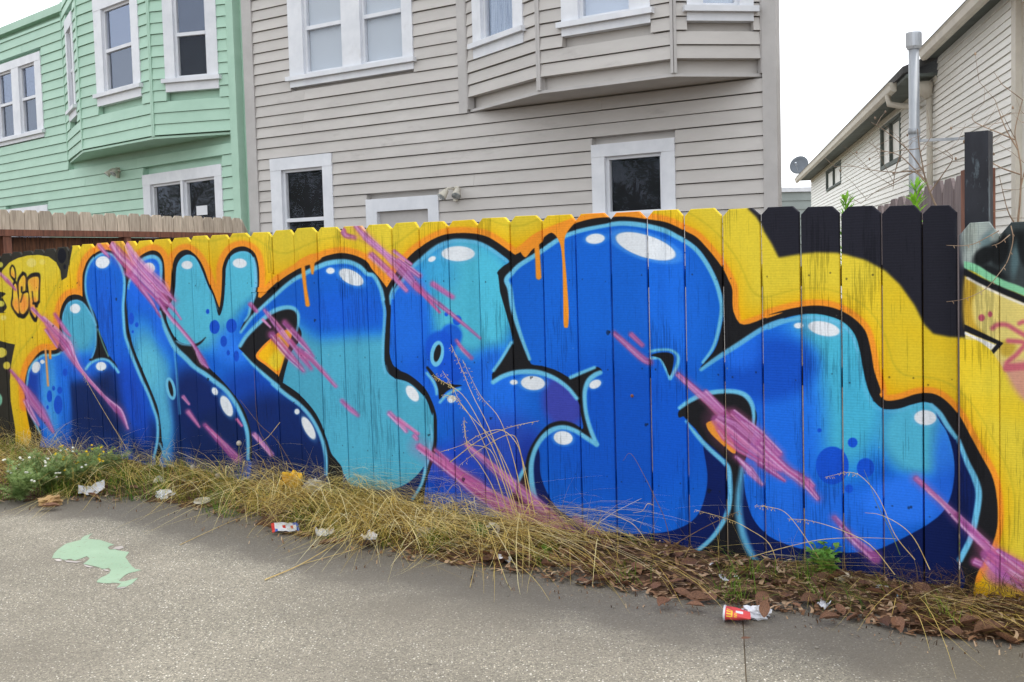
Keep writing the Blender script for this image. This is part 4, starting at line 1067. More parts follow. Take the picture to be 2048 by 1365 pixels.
# ---------------------------------------------------------------- mint green house
H = thing('green_house', GREEN.at(-21, 0), 'mint green clapboard house with white windows at the left end', 'house')
_r = -15.5
body(GREEN, -29, _r, 7.0, 9, M['green_siding'], M['green_siding'], H)
V1, V2, V3 = (-25.75, -23.03, 4.48, 6.34), (-18.87, -16.13, 1.75, 3.32), (-25.3, -23.05, 1.7, 2.99)
siding(GREEN, -28.8, -15.78, 1.3, 6.9, .197, [V1, V2, V3, (-21.98, -15.72, 3.8, 7.2)], M['green_siding'], H, base=.12, gap=.007)
tr = MB(); tr.box(GREEN, -15.775, -15.56, 0, 7.0, -.1, .042); tr.build('corner_board', M['green_siding'], H)
tr = MB(); tr.box(GREEN, -28.8, -15.78, 0, 1.4, -.1, -.004); tr.build('lower_wall', M['green_siding'], H)
dk = ('glass', 'glass')
window(GREEN, *V1, [(-25.38, -24.55, 4.64, 6.16, 5.42, ('glass', 'glass_sky')), (-24.17, -23.34, 4.64, 6.16, 5.42, ('glass', 'glass_sky'))], H)
w = window(GREEN, *V2, [(-18.6, -17.5, 1.9, 3.12, None), (-17.42, -16.36, 1.9, 3.12, None)], H, sill=False)
st = MB(); st.box(GREEN, -17.12, -16.76, 2.46, 2.63, -.051, -.047); st = st.build('notice', M['white'], w)
window(GREEN, *V3, [(-24.95, -23.4, 1.9, 2.8, None)], H, sill=False)
flood_light(GREEN, -19.8, 3.5, H, .8)
bay(GREEN, -21.97, -15.74, -19.86, -17.17, .7, 3.83, 7.2, .197, M['green_siding'], M['green_siding'], H,
    [(.62, 1.72, 4.6, 6.66, [(.84, 1.5, 4.82, 6.4, 5.6)]), (.72, 2.36, 4.61, 6.66, [(1.02, 2.1, 4.84, 6.38, 5.6, ('glass', 'glass_sky'))]),
     (.3, 1.36, 4.61, 6.66, [(.5, 1.15, 4.84, 6.38, 5.6, ('glass', 'glass_sky'))])], .12, .007)

# ---------------------------------------------------------------- cream house at right, seen along its side
H = thing('cream_house', CREAM.at(28, 0), 'cream vinyl-clad house with long gutters and a metal flue at right', 'house')
out_ = -CREAM.n
p0, p1 = CREAM.xy(13.95, -.04), CREAM.xy(44.2, -.04)
mb = MB(); mb.slab([p0, p1, p1 + out_ * 8, p0 + out_ * 8], -.02, 4.46); mb.build('wall', M['cream_siding'], H)
X1, X2 = (33.2, 37.8, 3.54, 4.22), (22.4, 25.1, 3.28, 4.24)
siding(CREAM, 14.1, 44.1, 1.0, 4.68, .108, [X1, X2, (18.7, 45, 4.44, 5)], M['cream_siding'], H, deep=.038, lip=.02, gap=.007)
tr = MB(); tr.box(CREAM, 13.9, 14.098, 0, 4.68, -.04, .03); tr.build('corner_board', M['cream_trim'], H)
for X, pn in ((X1, [(33.35, 35.5, 3.6, 4.16, None, ('glass_sky',), ('blind',)), (35.55, 37.65, 3.6, 4.16, None)]), (X2, [(22.5, 23.75, 3.36, 4.18, None, ('glass',), ('blind',)), (23.8, 25.0, 3.36, 4.18, None)])):
    window(CREAM, *X, pn, H, sill=False, proud=.03, sash=.035, trim='soffit')
for a0, a1, oe, ze in ((18.75, 44.6, .56, 4.44), (8, 18.74, .3, 4.72)):
    ro = MB()
    k_ = 1.74 * (4 + oe) / 4.56
    ro.add([CREAM.at(a0, ze + .12, oe), CREAM.at(a1, ze + .12, oe), CREAM.at(a1, ze + .12 + k_, -4), CREAM.at(a0, ze + .12 + k_, -4), CREAM.at(a0, ze, oe), CREAM.at(a1, ze, oe), CREAM.at(a1, ze + k_, -4), CREAM.at(a0, ze + k_, -4)],
           [(0, 1, 2, 3), (7, 6, 5, 4), (0, 4, 5, 1), (1, 5, 6, 2), (2, 6, 7, 3), (3, 7, 4, 0)])
    ro.build('roof', M['roof'], H)
so = MB(); so.box(CREAM, 18.75, 44.5, 4.38, 4.43, -.03, .5); so.build('soffit', M['soffit'], H)
so = MB(); so.box(CREAM, 8, 18.745, 4.67, 4.71, -.03, .24); so.build('soffit', M['soffit'], H)
so = MB(); so.box(CREAM, 8, 18.745, 4.46, 4.669, -8, -.045); so.build('upper_wall', M['cream_siding'], H)
ti = MB(); ti.box(CREAM, 18.75, 44, 4.29, 4.379, .012, .035); ti.build('frieze_board', M['cream_trim'], H)
for a0, a1, go, gz in ((19.75, 44.5, 0, 0), (8, 18.4, -.26, .29)):
    gq = MB()
    prof = [(.5, 4.3), (.56, 4.29), (.6, 4.33), (.62, 4.42), (.64, 4.45), (.62, 4.46), (.5, 4.46)]
    n = len(prof)
    vs = [CREAM.at(a, z + gz, o + go) for a in (a0, a1) for o, z in prof]
    gq.add(vs, [(i, (i + 1) % n, n + (i + 1) % n, n + i) for i in range(n)] + [tuple(range(n)), tuple(range(2 * n - 1, n - 1, -1))])
    gq.build('gutter', M['cream_trim'], H)
dp = MB(); dp.tube([CREAM.at(20.3, 4.3, .57), CREAM.at(20.25, 4.14, .55), CREAM.at(20.1, 4.08, .4), CREAM.at(20.0, 4.05, .12), CREAM.at(20, 3.98, .06)], .055, 10); dp.build('downspout', M['cream_trim'], H, smooth=True)
dp = MB()
dp.tube([CREAM.at(19.05, 4.32, .16), CREAM.at(19.05, 4.22, .16), CREAM.at(19.05, 4.05, .09)], [.16, .15, .06], 12)
dp.tube([CREAM.at(19.05, 4.1, .08), CREAM.at(19.05, 1.0, .08)], .052, 10)
dp.build('downspout', M['cream_trim'], H, smooth=True)
fa, fz = CREAM.meet(1828, 160, .8)
fl = MB()
top_z = CREAM.meet(1822, 72, .8)[1]
fl.tube([CREAM.at(fa, 1.2, .8), CREAM.at(fa, 3.2, .8), CREAM.at(fa, 3.2, .8), CREAM.at(fa, top_z - .2, .8)], [.08, .08, .075, .075], 16)
fl.tube([CREAM.at(fa, 3.17, .8), CREAM.at(fa, 3.25, .8)], .086, 16)
fl = fl.build('flue', M['galv'], H, smooth=True)
fc = MB(); fc.tube([CREAM.at(fa, top_z - .24, .8), CREAM.at(fa, top_z - .2, .8), CREAM.at(fa, top_z - .02, .8), CREAM.at(fa, top_z, .8)], [.09, .112, .112, .108], 18); fc.build('flue_cap', M['galv'], fl)
fb = MB(); fb.box(CREAM, fa - .02, fa + .02, 3.05, 3.09, .0, .72); fb.build('flue_bracket', M['galv'], fl)
da, dz = CREAM.meet(1593, 328, .45)
M['dish'] = stuff_mat('grey_dish_paint', (120, 126, 134), (106, 112, 120), .5, 4)
dc = Vector(CREAM.at(min(da, 44.3), 5.0, .45))
dsh = MB()
ax = Vector((-.55, -.75, .35)).normalized()
u = ax.cross(Vector((0, 0, 1))).normalized(); v_ = ax.cross(u)
ring = lambda r, h: [dc + (u * math.cos(2 * math.pi * k / 24) + v_ * math.sin(2 * math.pi * k / 24)) * r + ax * h for k in range(24)]
vs = [dc - ax * .07] + ring(.16, -.055) + ring(.3, -.01) + ring(.39, .04) + ring(.39, .025)
dsh.add(vs, [(0, 1 + k, 1 + (k + 1) % 24) for k in range(24)] + [(1 + j * 24 + k, 1 + (j + 1) * 24 + k, 1 + (j + 1) * 24 + (k + 1) % 24, 1 + j * 24 + (k + 1) % 24) for j in range(3) for k in range(24)])
dsh = dsh.build('satellite_dish', M['dish'], H, smooth=True)
ar = MB()
ar.tube([dc - ax * .07, dc - ax * .2, Vector((dc.x, dc.y, 4.55)) - ax * .2], .025, 8)
ar.tube([dc - ax * .02 - v_ * -.36, dc + ax * .34 - v_ * -.1], .014, 6); ar.tube([dc + ax * .3 - v_ * -.13, dc + ax * .4 - v_ * -.06], .04, 8)
ar.build('dish_arm', M['galv'], dsh)

# ---------------------------------------------------------------- far low building between the houses
fx = Face((15.4, 60), (1, .12), (.12, -1))
H = thing('far_building', fx.at(2, 0), 'low grey-green flat-roofed building far off between the two houses', 'building')
mb = MB(); mb.box(fx, -4, 9, 0, 4.9, -8, 0); mb.build('wall', M['far_wall'], H)
mb = MB(); mb.box(fx, -4.1, 9.1, 4.9, 5.15, -8.1, .15); mb.build('roof_edge', M['white'], H)
for k in range(6):
    mb = MB(); mb.hexa([fx.at(-4, 1.9 + k * .5, .002), fx.at(9, 1.9 + k * .5, .002), fx.at(9, 2.398 + k * .5, .002), fx.at(-4, 2.398 + k * .5, .002),
                        fx.at(-4, 1.9 + k * .5, .06), fx.at(9, 1.9 + k * .5, .06), fx.at(9, 2.398 + k * .5, .01), fx.at(-4, 2.398 + k * .5, .01)]); mb.build('siding_board', M['far_wall'], H)
# ---------------------------------------------------------------- painted fence
TOPS = [(21.5, 515.7), (43, 513), (66, 510), (88, 508), (112, 506), (138, 504), (161, 501), (188.5, 497), (217, 495), (248, 492), (272.5, 492), (305, 490), (343, 491), (381, 485), (417, 481.5), (456.4, 479.6), (498, 475.7),
        (542.4, 475.7), (585.4, 469.8), (633.2, 467.9), (681, 464), (731, 462), (783.6, 459.6), (839, 456.6), (895.9, 455.7), (955.3, 451.8), (1020, 446.9), (1084.5, 444.5), (1152.5, 443), (1221.9, 439), (1294.2, 435), (1368.8, 435),
        (1446.2, 434), (1526, 431.8), (1604.7, 430.8), (1686, 431.8), (1769, 430.8), (1849.8, 430.5), (1924, 428)]
LOWS = {13: (398, 855), 14: (434, 830), 15: (475, 848), 16: (514, 800), 17: (562, 890), 18: (604, 860), 19: (646.5, 830), 20: (695, 890), 21: (746, 920), 22: (800, 960), 23: (851.5, 950), 24: (909, 965), 25: (970, 970), 26: (1032.5, 970),
        27: (1096.5, 1020), 28: (1163.5, 1060), 29: (1233, 1060), 30: (1305, 1060), 31: (1376, 1060), 32: (1450.6, 1075), 33: (1525.5, 1075), 34: (1603, 1070), 35: (1681, 1070), 36: (1761, 1070), 37: (1842, 1070), 38: (1908, 1000)}
seams, heads = [], []
for i, (x, y) in enumerate(TOPS):
    s, z = FENCE.meet(x, y)
    if i in LOWS:
        s = (s + FENCE.meet(*LOWS[i])[0]) / 2
    seams.append(s); heads.append(z)
while seams[0] > -10.4:                                      # the fence goes on out of the frame
    seams.insert(0, seams[0] - .165); heads.insert(0, 1.625)
N_OUT = len(seams) - len(TOPS)

# the painting, developed from the tracing onto the plane of the fence
S0, S1, ZT, RES = -10.5, .9, 1.8, 400
canvas = paint_mural()
cw_, ch_ = int((S1 - S0) * RES), int(ZT * RES)
SS_, ZZ_ = np.meshgrid(S0 + (np.arange(cw_) + .5) / RES, (np.arange(ch_) + .5) / RES)
flat = np.stack([FENCE.org[0] + FENCE.t[0] * SS_.ravel(), FENCE.org[1] + FENCE.t[1] * SS_.ravel(), ZZ_.ravel()], 1)
px, py = seen(flat)
px = np.clip(px - CX0 - .5, 0, canvas.shape[1] - 1.01); py = np.clip(py - CY0 - .5, 0, canvas.shape[0] - 1.01)
ix, iy = px.astype(int), py.astype(int)
fx_, fy_ = (px - ix)[:, None], (py - iy)[:, None]
wall = (canvas[iy, ix] * (1 - fx_) + canvas[iy, ix + 1] * fx_) * (1 - fy_) + (canvas[iy + 1, ix] * (1 - fx_) + canvas[iy + 1, ix + 1] * fx_) * fy_
wall = wall.reshape(ch_, cw_, 3).astype(np.float32)
nr = np.random.default_rng(8)
RAILS = (1.385, .93, .36)


def wall_dot(s, z, r, col, k):
    x, y, rr = (s - S0) * RES, z * RES, r * RES
    a0, a1, b0, b1 = int(x - rr - 2), int(x + rr + 3), int(y - rr - 2), int(y + rr + 3)
    if a0 < 0 or b0 < 0 or a1 > cw_ or b1 > ch_:
        return
    X, Y = np.meshgrid(np.arange(a0, a1) + .5 - x, np.arange(b0, b1) + .5 - y)
    m = np.clip((rr - np.hypot(X, Y * nr.uniform(.7, 1.2))) / 1.2 + .5, 0, 1) * k
    wall[b0:b1, a0:a1] += (np.array(col, np.float32) - wall[b0:b1, a0:a1]) * m[..., None]


for i in range(len(seams) - 1):                              # nail heads, knots, chips where bare wood shows
    a, b = seams[i], seams[i + 1]
    for rz in RAILS:
        for q in (.18, .8):
            if nr.random() < .7:
                wall_dot(a + (b - a) * (q + nr.uniform(-.05, .05)), rz + nr.uniform(-.02, .02), nr.uniform(.0025, .0045), (.08, .09, .12), .6)
    for k in range(nr.integers(0, 2)):
        s, z = nr.uniform(a + .02, b - .02), nr.uniform(.2, 1.5)
        wall_dot(s, z, nr.uniform(.004, .011), (.05, .07, .1), .55); wall_dot(s + .01, z + .004, nr.uniform(.003, .006), (.06, .06, .08), .6)
    for k in range(nr.integers(0, 2)):
        wall_dot(nr.uniform(a + .01, b - .01), nr.uniform(.1, 1.6), nr.uniform(.0015, .003), (.75, .72, .66), .6)
img = bpy.data.images.new('mural', cw_, ch_)
buf = np.ones((ch_, cw_, 4), np.float32)
buf[..., :3] = wall
img.pixels.foreach_set(buf.ravel())
img.update()
img.pack()


def painted_wood(name, rows=False):
    m, t, p = nodes(name)
    uvn = N(t, 'UVMap', uv_map='paint')
    im = N(t, 'TexImage', image=img, extension='EXTEND', interpolation='Cubic')
    L(t, uvn.outputs[0], im.inputs[0])
    v, rand, raw = coords(t, (1, 1, 1))
    def stretched(sx, sz):
        mp = N(t, 'Mapping')
        mp.inputs['Scale'].default_value = (sx, sx, sz)
        L(t, raw, mp.inputs[0])
        return mp.outputs[0]
    gr = N(t, 'TexNoise', Scale=1, Detail=5, Roughness=.65, Distortion=.35)
    L(t, stretched(130, 5.0), gr.inputs['Vector'])
    rings = N(t, 'TexWave', wave_type='BANDS', bands_direction='Z', Scale=1.0, Distortion=5.5, Detail=3)     # saw marks
    rings.inputs['Detail Scale'].default_value = 1.2
    L(t, stretched(3.0, 26) if not rows else stretched(1.0, 34), rings.inputs['Vector'])
    patch = N(t, 'TexNoise', Scale=1, Detail=3)
    L(t, stretched(5, 2.2), patch.inputs['Vector'])
    # how weathered each plank is
    w1 = ramp(t, rand, (.1, .2), (.4, .5), (.7, .9), (1, 1))
    a = N(t, 'Math', operation='MULTIPLY')
    L(t, ramp(t, patch.outputs['Fac'], (.42, .08), (.62, 1)), a.inputs[0]); L(t, w1, a.inputs[1])
    thr = N(t, 'MapRange')                                   # more weathered, more grain breaks through
    L(t, a.outputs[0], thr.inputs[0]); thr.inputs[3].default_value, thr.inputs[4].default_value = .355, .57
    sb = N(t, 'Math', operation='SUBTRACT')
    L(t, thr.outputs[0], sb.inputs[0]); L(t, gr.outputs['Fac'], sb.inputs[1])
    bare = ramp(t, sb.outputs[0], (-.02, 0), (.09, 1))
    sm = N(t, 'Math', operation='MULTIPLY')                  # only some planks still show the saw
    rr = N(t, 'Math', operation='FRACT')
    r7 = N(t, 'Math', operation='MULTIPLY')
    r7.inputs[1].default_value = 7.31
    L(t, rand, r7.inputs[0]); L(t, r7.outputs[0], rr.inputs[0])
    L(t, ramp(t, rings.outputs['Fac'], (.0, .5), (.55, 0)), sm.inputs[0]); L(t, ramp(t, rr.outputs[0], (.35, .1), (.8, 1)), sm.inputs[1])
    saw = sm.outputs[0]
    col = mixc(t, im.outputs[0], (.84, .86, .9, 1), saw, 'MULTIPLY')
    dk = mixc(t, im.outputs[0], (.17, .2, .24, 1), .88, 'MULTIPLY')
    bf = N(t, 'Math', operation='MULTIPLY')
    L(t, bare, bf.inputs[0]); bf.inputs[1].default_value = .52
    col = mixc(t, col, dk, bf.outputs[0])
    stain_shade = N(t, 'TexNoise', Scale=1, Detail=4)
    L(t, stretched(12, 1.2), stain_shade.inputs['Vector'])
    col = mixc(t, col, (.72, .76, .8, 1), ramp(t, stain_shade.outputs['Fac'], (.52, 0), (.78, .55)), 'MULTIPLY')
    hs = N(t, 'HueSaturation', Saturation=1.0)
    mr = N(t, 'MapRange')
    mr.inputs[3].default_value, mr.inputs[4].default_value = .84, 1.0
    L(t, rand, mr.inputs[0]); L(t, mr.outputs[0], hs.inputs['Value']); L(t, col, hs.inputs['Color'])
    L(t, hs.outputs[0], p.inputs['Base Color'])
    p.inputs['Roughness'].default_value = .68
    p.inputs['Specular IOR Level'].default_value = .12
    b1 = N(t, 'Bump', Strength=.28, Distance=.004)
    L(t, gr.outputs['Fac'], b1.inputs['Height'])
    b2 = N(t, 'Bump', Strength=.1, Distance=.003)
    L(t, rings.outputs['Fac'], b2.inputs['Height']); L(t, b1.outputs[0], b2.inputs['Normal']); L(t, b2.outputs[0], p.inputs['Normal'])
    return m


M['plank'] = painted_wood('spray_painted_plank')
M['rough_plank'] = painted_wood('spray_painted_panel', True)


def plank(f, a0, a1, z0, z1, parent, ear=(.036, .036), o=0.0, thick=.019, mat='plank', lean=0.0, scale_uv=None):
    """One dog-eared picket with softened front edges; its paint comes from the developed mural."""
    ex, ez = ear
    ex2 = ex * rng.uniform(.85, 1.2); ez2 = ez * rng.uniform(.85, 1.15)
    loop = [(a0, z0), (a1, z0), (a1, z1 - ez2), (a1 - ex2, z1 + rng.uniform(-.002, .002)), (a0 + ex, z1), (a0, z1 - ez)]
    ca, cz = (a0 + a1) / 2, (z0 + z1) / 2
    inn = [(ca + (a - ca) * (1 - .005 / (a1 - a0)), cz + (z - cz) * (1 - .004 / (z1 - z0))) for a, z in loop]
    lz = lambda z: o + lean * (z - z0)
    vs2 = inn + loop + loop
    vs = [f.at(a, z, lz(z)) for a, z in inn] + [f.at(a, z, lz(z) - .003) for a, z in loop] + [f.at(a, z, lz(z) - thick) for a, z in loop]
    mb = MB()
    n = 6
    mb.add(vs, [tuple(range(n))] + [(i, n + i, n + (i + 1) % n, (i + 1) % n) for i in range(n)] + [(n + i, 2 * n + i, 2 * n + (i + 1) % n, n + (i + 1) % n) for i in range(n)] + [tuple(range(3 * n - 1, 2 * n - 1, -1))])
    if scale_uv:                                             # a board in another plane takes the paint that covers it from the street
        P = np.array(vs)
        k = scale_uv
        eye = np.array([0, 0, EYE])
        Q = eye + (P - eye) * k
        uv = [(((q[:2] - FENCE.org) @ FENCE.t - S0) / (S1 - S0), q[2] / ZT) for q in Q]
    else:
        uv = [((a - S0) / (S1 - S0), z / ZT) for a, z in vs2]
    return mb.build('plank', M[mat], parent, uv=uv)


FN = thing('painted_fence', FENCE.at(-4, 0), 'long plank fence covered in blue bubble-letter graffiti on yellow', 'fence')
gaps = lambda i: .003 if i < N_OUT + 20 else (.0034 if i < N_OUT + 28 else (.005 if i < N_OUT + 36 else .0035))
for i in range(len(seams) - 1):
    zt = max(heads[i], heads[i + 1]) + .035 + rng.uniform(-.004, .004)
    e = .033 if i >= N_OUT + 6 else .03
    z0 = .03 if i < N_OUT + 26 else .012
    if i == len(seams) - 2:
        z0 = .06
    plank(FENCE, seams[i] + gaps(i), seams[i + 1] - gaps(i + 1), z0 + rng.uniform(-.006, .006), zt, FN, (e, e), rng.uniform(-.002, .0035), lean=rng.uniform(-.0025, .0025))
for z in RAILS:
    mb = MB(); mb.box(FENCE, -10.4, -1.04, z - .045, z + .045, -.064, -.0245); mb.build('rail', M['rail_wood'], FN)
for a in (-9.9, -7.5, -5.12, -2.75, -1.13):
    mb = MB(); mb.box(FENCE, a - .045, a + .045, -.1, 1.6, -.155, -.0655); mb.build('post', M['rail_wood'], FN)
# painted-over strap hinge
hz = FENCE.meet(522, 578)[1]
for (x0, y0), (x1, y1) in (((503, 583), (539, 576)), ((537, 577), (546, 548)), ((548, 574), (556, 550))):
    a0, z0 = FENCE.meet(x0, y0); a1, z1 = FENCE.meet(x1, y1)
    mb = MB(); mb.box(FENCE, a0, a1, min(z0, z1) - .004, max(z0, z1) + .004, .004, .0085)
    uv = [(((np.array(v[:2]) - FENCE.org) @ FENCE.t - S0) / (S1 - S0), v[2] / ZT) for v in mb.v]
    mb.build('hinge', M['plank'], FN, uv=uv)
kn = FENCE.meet(1265, 792)
mb = MB(); mb.tube([FENCE.at(kn[0], kn[1], 0), FENCE.at(kn[0], kn[1], .006), FENCE.at(kn[0], kn[1], .012)], [.009, .009, .004], 8); mb.build('bolt', M['redwood'], FN)

# end section in front of the black planks, with its own painting
EF = Face(FENCE.xy(0, .05), FENCE.t, FENCE.n)
EN = thing('end_fence', EF.at(-.6, 0), 'shorter fence section at right end sprayed teal, cream and yellow', 'fence')
ks = 4.6 / 4.55
ge = [EF.meet(1930, 470)[0] - .004, EF.meet(2011, 470)[0] - .012, 0, 0, 0, 0, 0]
ge[0] = (EF.meet(1930, 458)[0] + EF.meet(1906, 1000)[0]) / 2; ge[1] = (EF.meet(2011, 468)[0] + EF.meet(1988, 1080)[0]) / 2
w_ = ge[1] - ge[0]
for k in range(2, 7):
    ge[k] = ge[k - 1] + w_ * 1.02
for k in range(6):
    plank(EF, ge[k] + .0015, ge[k + 1] - .0015, .02, EF.meet(1968, 445)[1] - .004 * k, EN, (.042, .05), rng.uniform(-.002, .002), mat='rough_plank', scale_uv=ks)
for z in (1.25, .35):
    mb = MB(); mb.box(EF, ge[0] + .01, ge[6], z - .045, z + .045, -.045, -.0215); mb.build('rail', M['rail_wood'], EN)
mb = MB(); mb.box(FENCE, -.985, -.893, -.1, 1.975, -.16, -.066); bp = mb.build('fence_post', M['black_post'])
tag(bp, 'tall square black post rising behind the fence end', 'post')

# ---------------------------------------------------------------- board fence at left, between the yards
def run(name, A, B, label, n, zs, mats, wobble=.012, posts=(), rails=(), skirt=None, gap=.006, ear=.03, cat='fence'):
    A, B = np.array(A, float), np.array(B, float)
    t = (B - A) / np.linalg.norm(B - A)
    nn = np.array([t[1], -t[0]])
    if nn @ (-A) < 0:
        nn = -nn
    f = Face(A, t, nn)
    ln = np.linalg.norm(B - A)
    T = thing(name, f.at(ln / 2, 0), label, cat)
    w = ln / n
    for k in range(n):
        a0, a1 = k * w + gap / 2 + rng.uniform(0, .004), (k + 1) * w - gap / 2 - rng.uniform(0, .004)
        zt = zs[0] + (zs[1] - zs[0]) * k / n + rng.uniform(-wobble, wobble)
        z0 = skirt[1] if skirt else 0
        mb = MB()
        loop = [(a0, z0), (a1, z0), (a1, zt - ear * rng.uniform(.8, 1.2)), (a1 - ear * rng.uniform(.6, 1), zt), (a0 + ear * rng.uniform(.6, 1), zt), (a0, zt - ear * rng.uniform(.8, 1.2))]
        mb.add([f.at(a, z, 0) for a, z in loop] + [f.at(a, z, -.018) for a, z in loop], [tuple(range(6)), tuple(range(11, 5, -1))] + [(i, 6 + i, 6 + (i + 1) % 6, (i + 1) % 6) for i in range(6)])
        mb.build('picket', mats[0], T)
        if skirt:
            mb = MB(); mb.box(f, a0, a1, 0, skirt[1] - .004, -.018, 0); mb.build('board', mats[1], T)
    for z0, z1, o in rails:
        mb = MB(); mb.box(f, -.05, ln, z0, z1, .001, o); mb.build('rail', mats[2], T)
    for a in posts:
        mb = MB(); mb.box(f, a - .045, a + .045, 0, rails[0][0] - .002, .0012, .088); mb.build('post', mats[2], T)
    return f, ln


A_, B_ = np.array([sight(0, 424)[0] * 9.6, 9.6]), np.array([sight(484, 436)[0] * 12.6, 12.6])
dAB = B_ - A_
run('board_fence', A_ - dAB * .3, B_, 'weathered picket fence over a red-brown rail before the green house', 27, (2.075, 2.09), (M['weathered'], M['brown_board'], M['redwood']),
    posts=(1.02, 2.46, 4.2), rails=((1.84, 1.9, .1), (.5, .58, .06)), skirt=(0, 1.84))
C_ = np.array(GREY.xy(-13.55, .05))
run('return_fence', B_ + np.array([-.012, .06]), C_, 'end-on stretch of weathered fence meeting the grey house corner', 30, (2.08, 2.1), (M['weathered'],) * 3)
A2, B2_ = np.array([sight(1928, 360)[0] * 5.2, 5.2]), np.array([sight(1750, 420)[0] * 7.6, 7.6])
f2, l2 = run('mauve_fence', A2, B2_, 'grey-mauve dog-eared fence behind the black planks', 10, (1.87, 1.8), (M['mauve_board'],) * 3, ear=.06, gap=.02)
mb = MB(); mb.box(f2, -.13, -.015, 0, 1.875, -.1, .03); tag(mb.build('corner_post', M['redwood']), 'red-brown corner post beside the tall black post', 'post')
# ---------------------------------------------------------------- soil strip along the fence
def hump(s, w):
    e = bed_edge(s)
    k = max(0.0, 1 - w / e)
    return (.075 if s < -4 else .055) * k ** .8 + .012 * math.sin(s * 7 + w * 9) * k + .01 * math.sin(s * 23) * math.sin(w * 31) * min(1, k * 3) - (.012 if w > e * .93 else 0)


mb = MB()
ns, nw = 220, 12
vs = []
for i in range(ns + 1):
    s = -10.3 + 11 * i / ns
    e = bed_edge(s) * (.9 + .14 * math.sin(s * 5.3) + .07 * math.sin(s * 17.1) + .05 * math.sin(s * 41))
    for j in range(nw + 1):
        w = -.12 + (e + .12) * j / nw
        z = hump(s, max(w, 0)) if j < nw else -.004
        vs.append(bed(s, w, max(z, .002) + (rng.uniform(-.006, .008) if 0 < j < nw else 0)))
mb.add(vs, [(i * (nw + 1) + j, (i + 1) * (nw + 1) + j, (i + 1) * (nw + 1) + j + 1, i * (nw + 1) + j + 1) for i in range(ns) for j in range(nw)])
tag(mb.build('soil_bed', M['soil'], smooth=True), kind='structure')


def toned(name, *stops, rough=.7, trans=.38):
    """Colour from a per-blade tone between the given colours."""
    m, t, p = nodes(name)
    at = N(t, 'Attribute', attribute_name='tone')
    c = ramp(t, at.outputs['Fac'], *[(k / (len(stops) - 1), lin(*s)) for k, s in enumerate(stops)])
    L(t, c, p.inputs['Base Color'])
    p.inputs['Roughness'].default_value = rough
    p.inputs['Specular IOR Level'].default_value = .2
    tr = N(t, 'BsdfTranslucent')
    L(t, c, tr.inputs['Color'])
    ms = N(t, 'MixShader')
    ms.inputs[0].default_value = trans
    L(t, p.outputs[0], ms.inputs[1]); L(t, tr.outputs[0], ms.inputs[2])
    L(t, ms.outputs[0], t.nodes['Material Output'].inputs['Surface'])
    return m


M['straw'] = toned('dry_grass_blades', (140, 118, 58), (214, 184, 98), (240, 216, 132), (252, 242, 196))
M['olive'] = toned('half_dry_grass', (80, 96, 36), (138, 146, 56), (192, 184, 88))
M['green'] = toned('green_grass_blades', (60, 92, 30), (104, 138, 48), (150, 172, 74))
M['litter'] = toned('leaf_fragments', (52, 38, 28), (106, 76, 54), (150, 114, 86), (194, 168, 138), trans=.1)


def blades(name, mat, S, W, Z, head, lean0, lean1, length, width, tone, segs=4, twist=0.0):
    """Many curved tapering blades in one mesh: root (S, W, Z), compass heading along the bed, elevation from lean0 to lean1."""
    n = len(S)
    P = np.stack([FENCE.org[0] + FENCE.t[0] * S + FENCE.n[0] * W, FENCE.org[1] + FENCE.t[1] * S + FENCE.n[1] * W, Z], 1)
    hx = FENCE.t[0] * np.cos(head) + FENCE.n[0] * np.sin(head)
    hy = FENCE.t[1] * np.cos(head) + FENCE.n[1] * np.sin(head)
    V = np.zeros((n, (segs + 1) * 2, 3))
    p = P.copy()
    for k in range(segs + 1):
        f = k / segs
        el = lean0 + (lean1 - lean0) * f
        wd = width * (1 - .85 * f ** 1.6) / 2
        side = np.stack([-hy * wd, hx * wd, 0 * wd], 1)
        V[:, 2 * k] = p - side; V[:, 2 * k + 1] = p + side
        st = length / segs
        p = p + np.stack([hx * np.cos(el) * st, hy * np.cos(el) * st, np.sin(el) * st], 1)
        p[:, 2] = np.maximum(p[:, 2], .004 + .004 * (np.arange(n) % 5))
        turn = twist / segs
        hx, hy = hx * np.cos(turn) - hy * np.sin(turn), hx * np.sin(turn) + hy * np.cos(turn)
    m2 = (segs + 1) * 2
    base = (np.arange(n) * m2)[:, None, None]
    q = np.array([[2 * k, 2 * k + 1, 2 * k + 3, 2 * k + 2] for k in range(segs)])[None]
    F = (base + q).reshape(-1, 4)
    me = bpy.data.meshes.new(name)
    nv, nf = n * m2, len(F)
    me.vertices.add(nv); me.vertices.foreach_set('co', V.reshape(-1).astype(np.float32))
    me.loops.add(nf * 4); me.loops.foreach_set('vertex_index', F.reshape(-1).astype(np.int32))
    me.polygons.add(nf); me.polygons.foreach_set('loop_start', (np.arange(nf) * 4).astype(np.int32))
    me.update()
    me.materials.append(mat)
    at = me.attributes.new('tone', 'FLOAT', 'POINT')
    at.data.foreach_set('value', np.repeat(tone, m2).astype(np.float32))
    o = bpy.data.objects.new(name, me)
    COL.objects.link(o)
    WL[o.name] = Vector((0, 0, 0))
    return o


G = np.random.default_rng(21)


